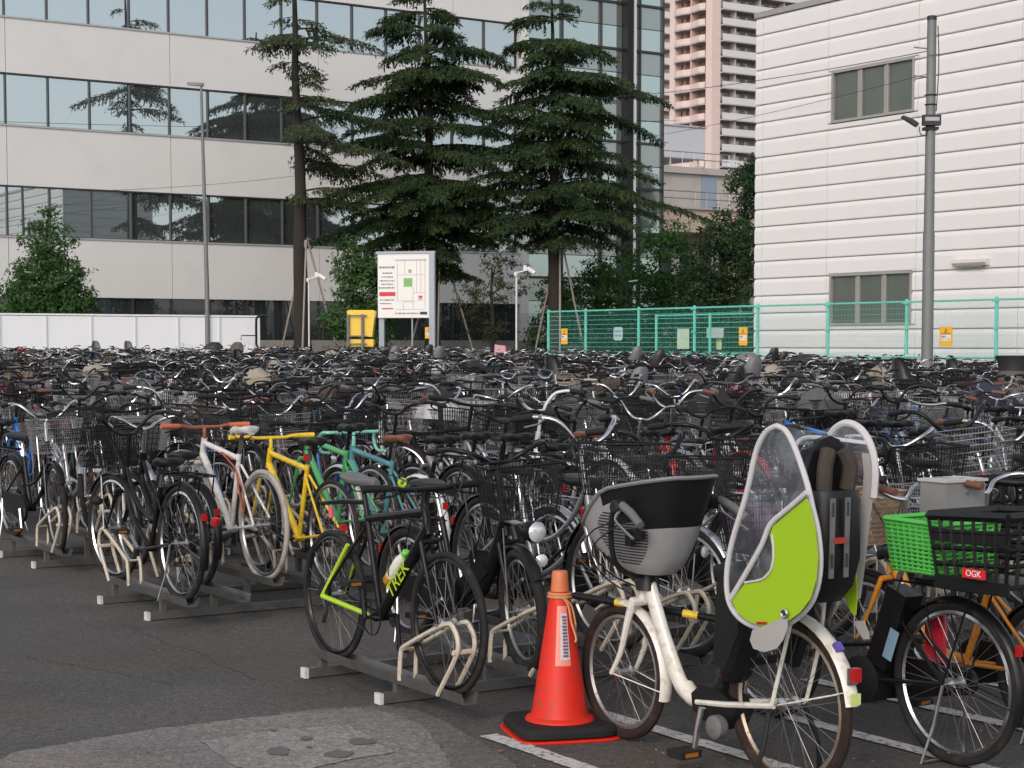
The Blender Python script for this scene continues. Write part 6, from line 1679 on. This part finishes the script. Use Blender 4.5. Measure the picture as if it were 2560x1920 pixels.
tc_ = -math.pi / 2 - .25 + .10
cone_patch(tc_ - .35, tc_ + .42, .30, .55, .0015, mat('tape_clear', (.70, .22, .17), .3, vary=.1, scale=30), 'clear_tape')
cone_patch(tc_ - .10, tc_ + .40, .325, .52, .003, mat('paper_label', (.55, .47, .48), .6, vary=.12, scale=40, dirt=(.2, .17, .22), dirt_amt=.5), 'paper_label')
tx = MB(mat('label_ink', (.14, .10, .16), .6))
for k in range(13):
    z = .505 - k * .0135
    for j in range(3):
        th = tc_ + .08 + j * .09 + R_.uniform(-.02, .02); rr_ = cone_r(z) + .0045
        tx.box((rr_ * math.cos(th), rr_ * math.sin(th), z), (.006, .006, .008))
tag(tx.build('handwriting', cn), kind='stuff')
rope = mat('rope_orange', (.55, .24, .10), .8, vary=.25, scale=60)
MB(rope).ring((0, 0, .585), .048, .007, 20, 6, axis='z').ring((0, 0, .597), .047, .006, 20, 6, axis='z').tube(sm([(.0, -.052, .585), (.02, -.06, .55), (.03, -.075, .48), (.045, -.09, .42), (.04, -.095, .40)], 4), .005, 5).tube(sm([(.0, -.052, .585), (.035, -.055, .55), (.05, -.07, .47)], 4), .004, 5).build('rope', cn)
br_a, br_b = C0 + Vector((0.02, 0.02, .592)), W(5.06, 4.72, .52)
bar = thing('cone_bar', br_a, 'black and yellow striped bar tied to the cone top, passing behind the white bicycle', 'barrier bar')
v = br_b - br_a
MB(black).tube([v * 0, v * .045], .012, 8).build('end_cap', bar)
kk = [.045, .22, .28, .50, .56, .78, .84, 1.0]
for i in range(7):
    MB(black if i % 2 == 0 else paint('bar_yellow', (.70, .48, .03))).tube([v * kk[i], v * kk[i + 1]], .0165, 10).build('stripe', bar)

# ------------------------------------------------------------------ small loose things in the field
pink = thing('delivery_box', at(1262, 884, 58) + Vector((0, 0, -.25)), 'pink box standing above the far handlebars below the camera pole', 'box')
pk = mat('box_pink', (.55, .30, .32), .5); pk2 = mat('box_wine', (.16, .06, .07), .5)
MB(pk).prism([(-.35, -.3, 0), (.05, -.3, 0), (.02, -.3, .5), (-.33, -.3, .55)], (0, .02, 0)).build('front', pink, smooth=False)
MB(pk2).loft([[(-.33, -.275, 0), (.05, -.275, 0), (.02, -.275, .5), (-.33, -.275, .54)], [(.0, .3, 0), (.4, .3, .0), (.35, .3, .35), (.05, .3, .5)]]).build('body', pink, smooth=False)
crt = thing('plastic_crate', at(1455, 972, 27) + Vector((0, 0, -.06)), 'cream plastic crate lying on bicycles in the middle of the field', 'crate', rz=.1)
cm = mat('crate_cream', (.50, .42, .32), .6)
mb = MB(cm); basket_c = None
for j in range(5): 
    z = j * .05
    for (p, q) in (((-.34, -.2), (.34, -.2)), ((.34, -.2), (.34, .2)), ((.34, .2), (-.34, .2)), ((-.34, .2), (-.34, -.2))): mb.tube([(p[0], p[1], z), (q[0], q[1], z)], .016, 4)
for i in range(15): mb.tube([(-.34 + i * .0486, -.2, 0), (-.34 + i * .0486, -.2, .2)], .009, 4)
for i in range(9): mb.tube([(-.34, -.2 + i * .05, 0), (-.34, -.2 + i * .05, .2)], .009, 4)
mb.span((-.34, -.2, 0), (.34, .2, .02)); mb.build('crate_body', crt)
def dome(px, py, d, w, h, m, label, seedy):
    p = at(px, py, d); t = thing('seat_cover', p + Vector((0, 0, -h)), label, 'seat cover', 'child seat covers sticking up among the far bicycles')
    rr2 = random.Random(seedy); rings = []
    for k in range(7):
        z = h * 1.0 * k / 6; kk_ = math.sqrt(max(.0, 1 - (k / 6.3) ** 2.4)); rings.append([(w * kk_ * math.cos(2 * math.pi * j / 10) * rr2.uniform(.9, 1.1) + .05 * k * w, w * .7 * kk_ * math.sin(2 * math.pi * j / 10), z) for j in range(10)])
    MB(m).loft(rings).build('cover', t); MB(piping if m is vinyl else m).tube(rings[1], .012, 4, closed=True).tube([r_[3] for r_ in rings], .010, 4).tube([r_[7] for r_ in rings], .010, 4).build('edging', t)
    return t
cv_g = mat('cover_grey', (.16, .145, .15), .6); cv_w = mat('cover_white', (.50, .50, .52), .5); cv_b = mat('cover_black', (.02, .02, .022), .5); cv_br = mat('cover_brown', (.10, .075, .065), .7)
for (px, py, d, w, h, m, lab) in ((198, 875, 56, .42, .40, cv_g, 'grey rounded seat cover near the left end of the far rows'), (150, 876, 57, .30, .32, cv_b, 'black seat cover left of the grey rounded one'),
    (452, 858, 56, .42, .55, vinyl, 'clear seat cover before the white hoarding'), (528, 855, 56, .36, .45, cv_b, 'black and white seat cover right of the clear one'), (588, 855, 57, .28, .55, cv_br, 'brown cover at the end of the hoarding'),
    (622, 858, 57, .28, .5, cv_w, 'white squarish cover at the right end of the hoarding'), (1062, 880, 55, .30, .42, vinyl, 'clear round cover below the map board'), (1105, 880, 55, .42, .42, cv_g, 'mauve grey cover right of the clear one below the map board'),
    (1390, 885, 50, .35, .25, cv_w, 'pale crumpled cover below the left end of green fence'), (1860, 882, 45, .40, .40, cv_g, 'grey hooded cover below the warehouse corner'), (2000, 885, 41, .40, .42, cv_b, 'black seat hood left of centre below the lower warehouse window'),
    (2080, 884, 41, .36, .42, vinyl, 'clear seat hood below the lower warehouse window')):
    dome(px, py, d, w, h, m, lab, px)
rsx = thing('rear_seat_hood', at(2535, 1010, 24) , 'tall brown seat with a black top at the right edge', 'child seat')
MB(cv_br).loft([[(w * math.cos(2 * math.pi * j / 12), w * .8 * math.sin(2 * math.pi * j / 12), z) for j in range(12)] for w, z in ((.20, 0), (.24, .2), (.23, .45))]).build('seat_body', rsx)
MB(cv_b).loft([[(w * math.cos(2 * math.pi * j / 12), w * .8 * math.sin(2 * math.pi * j / 12), z) for j in range(12)] for w, z in ((.22, .451), (.23, .55), (.27, .66))]).build('seat_top', rsx)
prp = thing('saddle_bag', W(6.1, 5.3, .0), 'purple cloth cover on a bicycle behind the rain cover', 'bag')
MB(mat('cloth_purple', (.10, .07, .12), .8, vary=.3, scale=15, bump=.4, bscale=20)).loft([[(w * math.cos(2 * math.pi * j / 12) * (1 + .1 * math.sin(j * 3)), w * .8 * math.sin(2 * math.pi * j / 12), z) for j in range(12)] for w, z in ((.06, .70), (.11, .76), (.12, .86), (.09, .93), (.03, .95))]).build('cloth', prp)

# grit and small litter on the asphalt in front
grit = MB(mat('grit_stone', (.17, .16, .15), .9, vary=.5, scale=30)); rg = random.Random(5)
for i in range(420):
    x = rg.uniform(-60, 2560); y = 1290 + 640 * rg.random() ** .8; p = on_ground(x, min(y, 1915), .0); r = rg.uniform(.0022, .0055) * (1.6 if rg.random() < .12 else 1)
    an = rg.uniform(0, 3); c_, s__ = math.cos(an) * r, math.sin(an) * r; n = len(grit.v)
    grit.v += [(p.x + c_, p.y + s__, p.z), (p.x - s__, p.y + c_, p.z), (p.x - c_, p.y - s__, p.z), (p.x + s__, p.y - c_, p.z), (p.x + r * .2, p.y, p.z + r * .7)]
    for a_, b_ in ((0, 1), (1, 2), (2, 3), (3, 0)): grit.face(n + a_, n + b_, n + 4)
tag(grit.build('loose_grit', smooth=False), 'small pale grit scattered on the asphalt', 'grit', kind='stuff')
lf_m = mat('dead_leaf', (.16, .10, .05), .8, vary=.3, scale=20); ll = MB(lf_m)
for i in range(46):
    x = rg.uniform(0, 2560); y = rg.uniform(1480, 1900); p = on_ground(x, y, .012); an = rg.uniform(0, 6); r = rg.uniform(.008, .018); d1 = Vector((math.cos(an), math.sin(an), 0)) * r; d2 = Vector((-math.sin(an), math.cos(an), .3)) * r * .45
    ll.quad(p - d1, p + d2, p + d1 + Vector((0, 0, .004)), p - d2)
tag(ll.build('fallen_leaves', smooth=False), 'few small dry leaves lying on the asphalt', 'leaves', kind='stuff')
# hairline cracks
cr_m = mat('crack_dark', (.022, .021, .02), .95, vary=0); ck = MB(cr_m)
for (x0, y0, x1, y1) in ((300, 1560, 640, 1700), (60, 1640, 380, 1720), (760, 1690, 1120, 1760)):
    a_, b_ = on_ground(x0, y0, .002), on_ground(x1, y1, .002); n = 40; off = 0; L, R = [], []
    d = (b_ - a_).normalized(); nrm = Vector((-d.y, d.x, 0))
    for i in range(n + 1):
        off += rg.uniform(-.02, .02); p = a_.lerp(b_, i / n) + nrm * off; w = rg.uniform(.0012, .003); z_ = .0135 if y0 > 1800 else .003
        L.append(Vector((p.x, p.y, z_)) + nrm * w); R.append(Vector((p.x, p.y, z_)) - nrm * w)
    ck.grid([L, R])
tag(ck.build('ground_cracks', smooth=False), 'thin dark cracks in the asphalt', kind='structure')
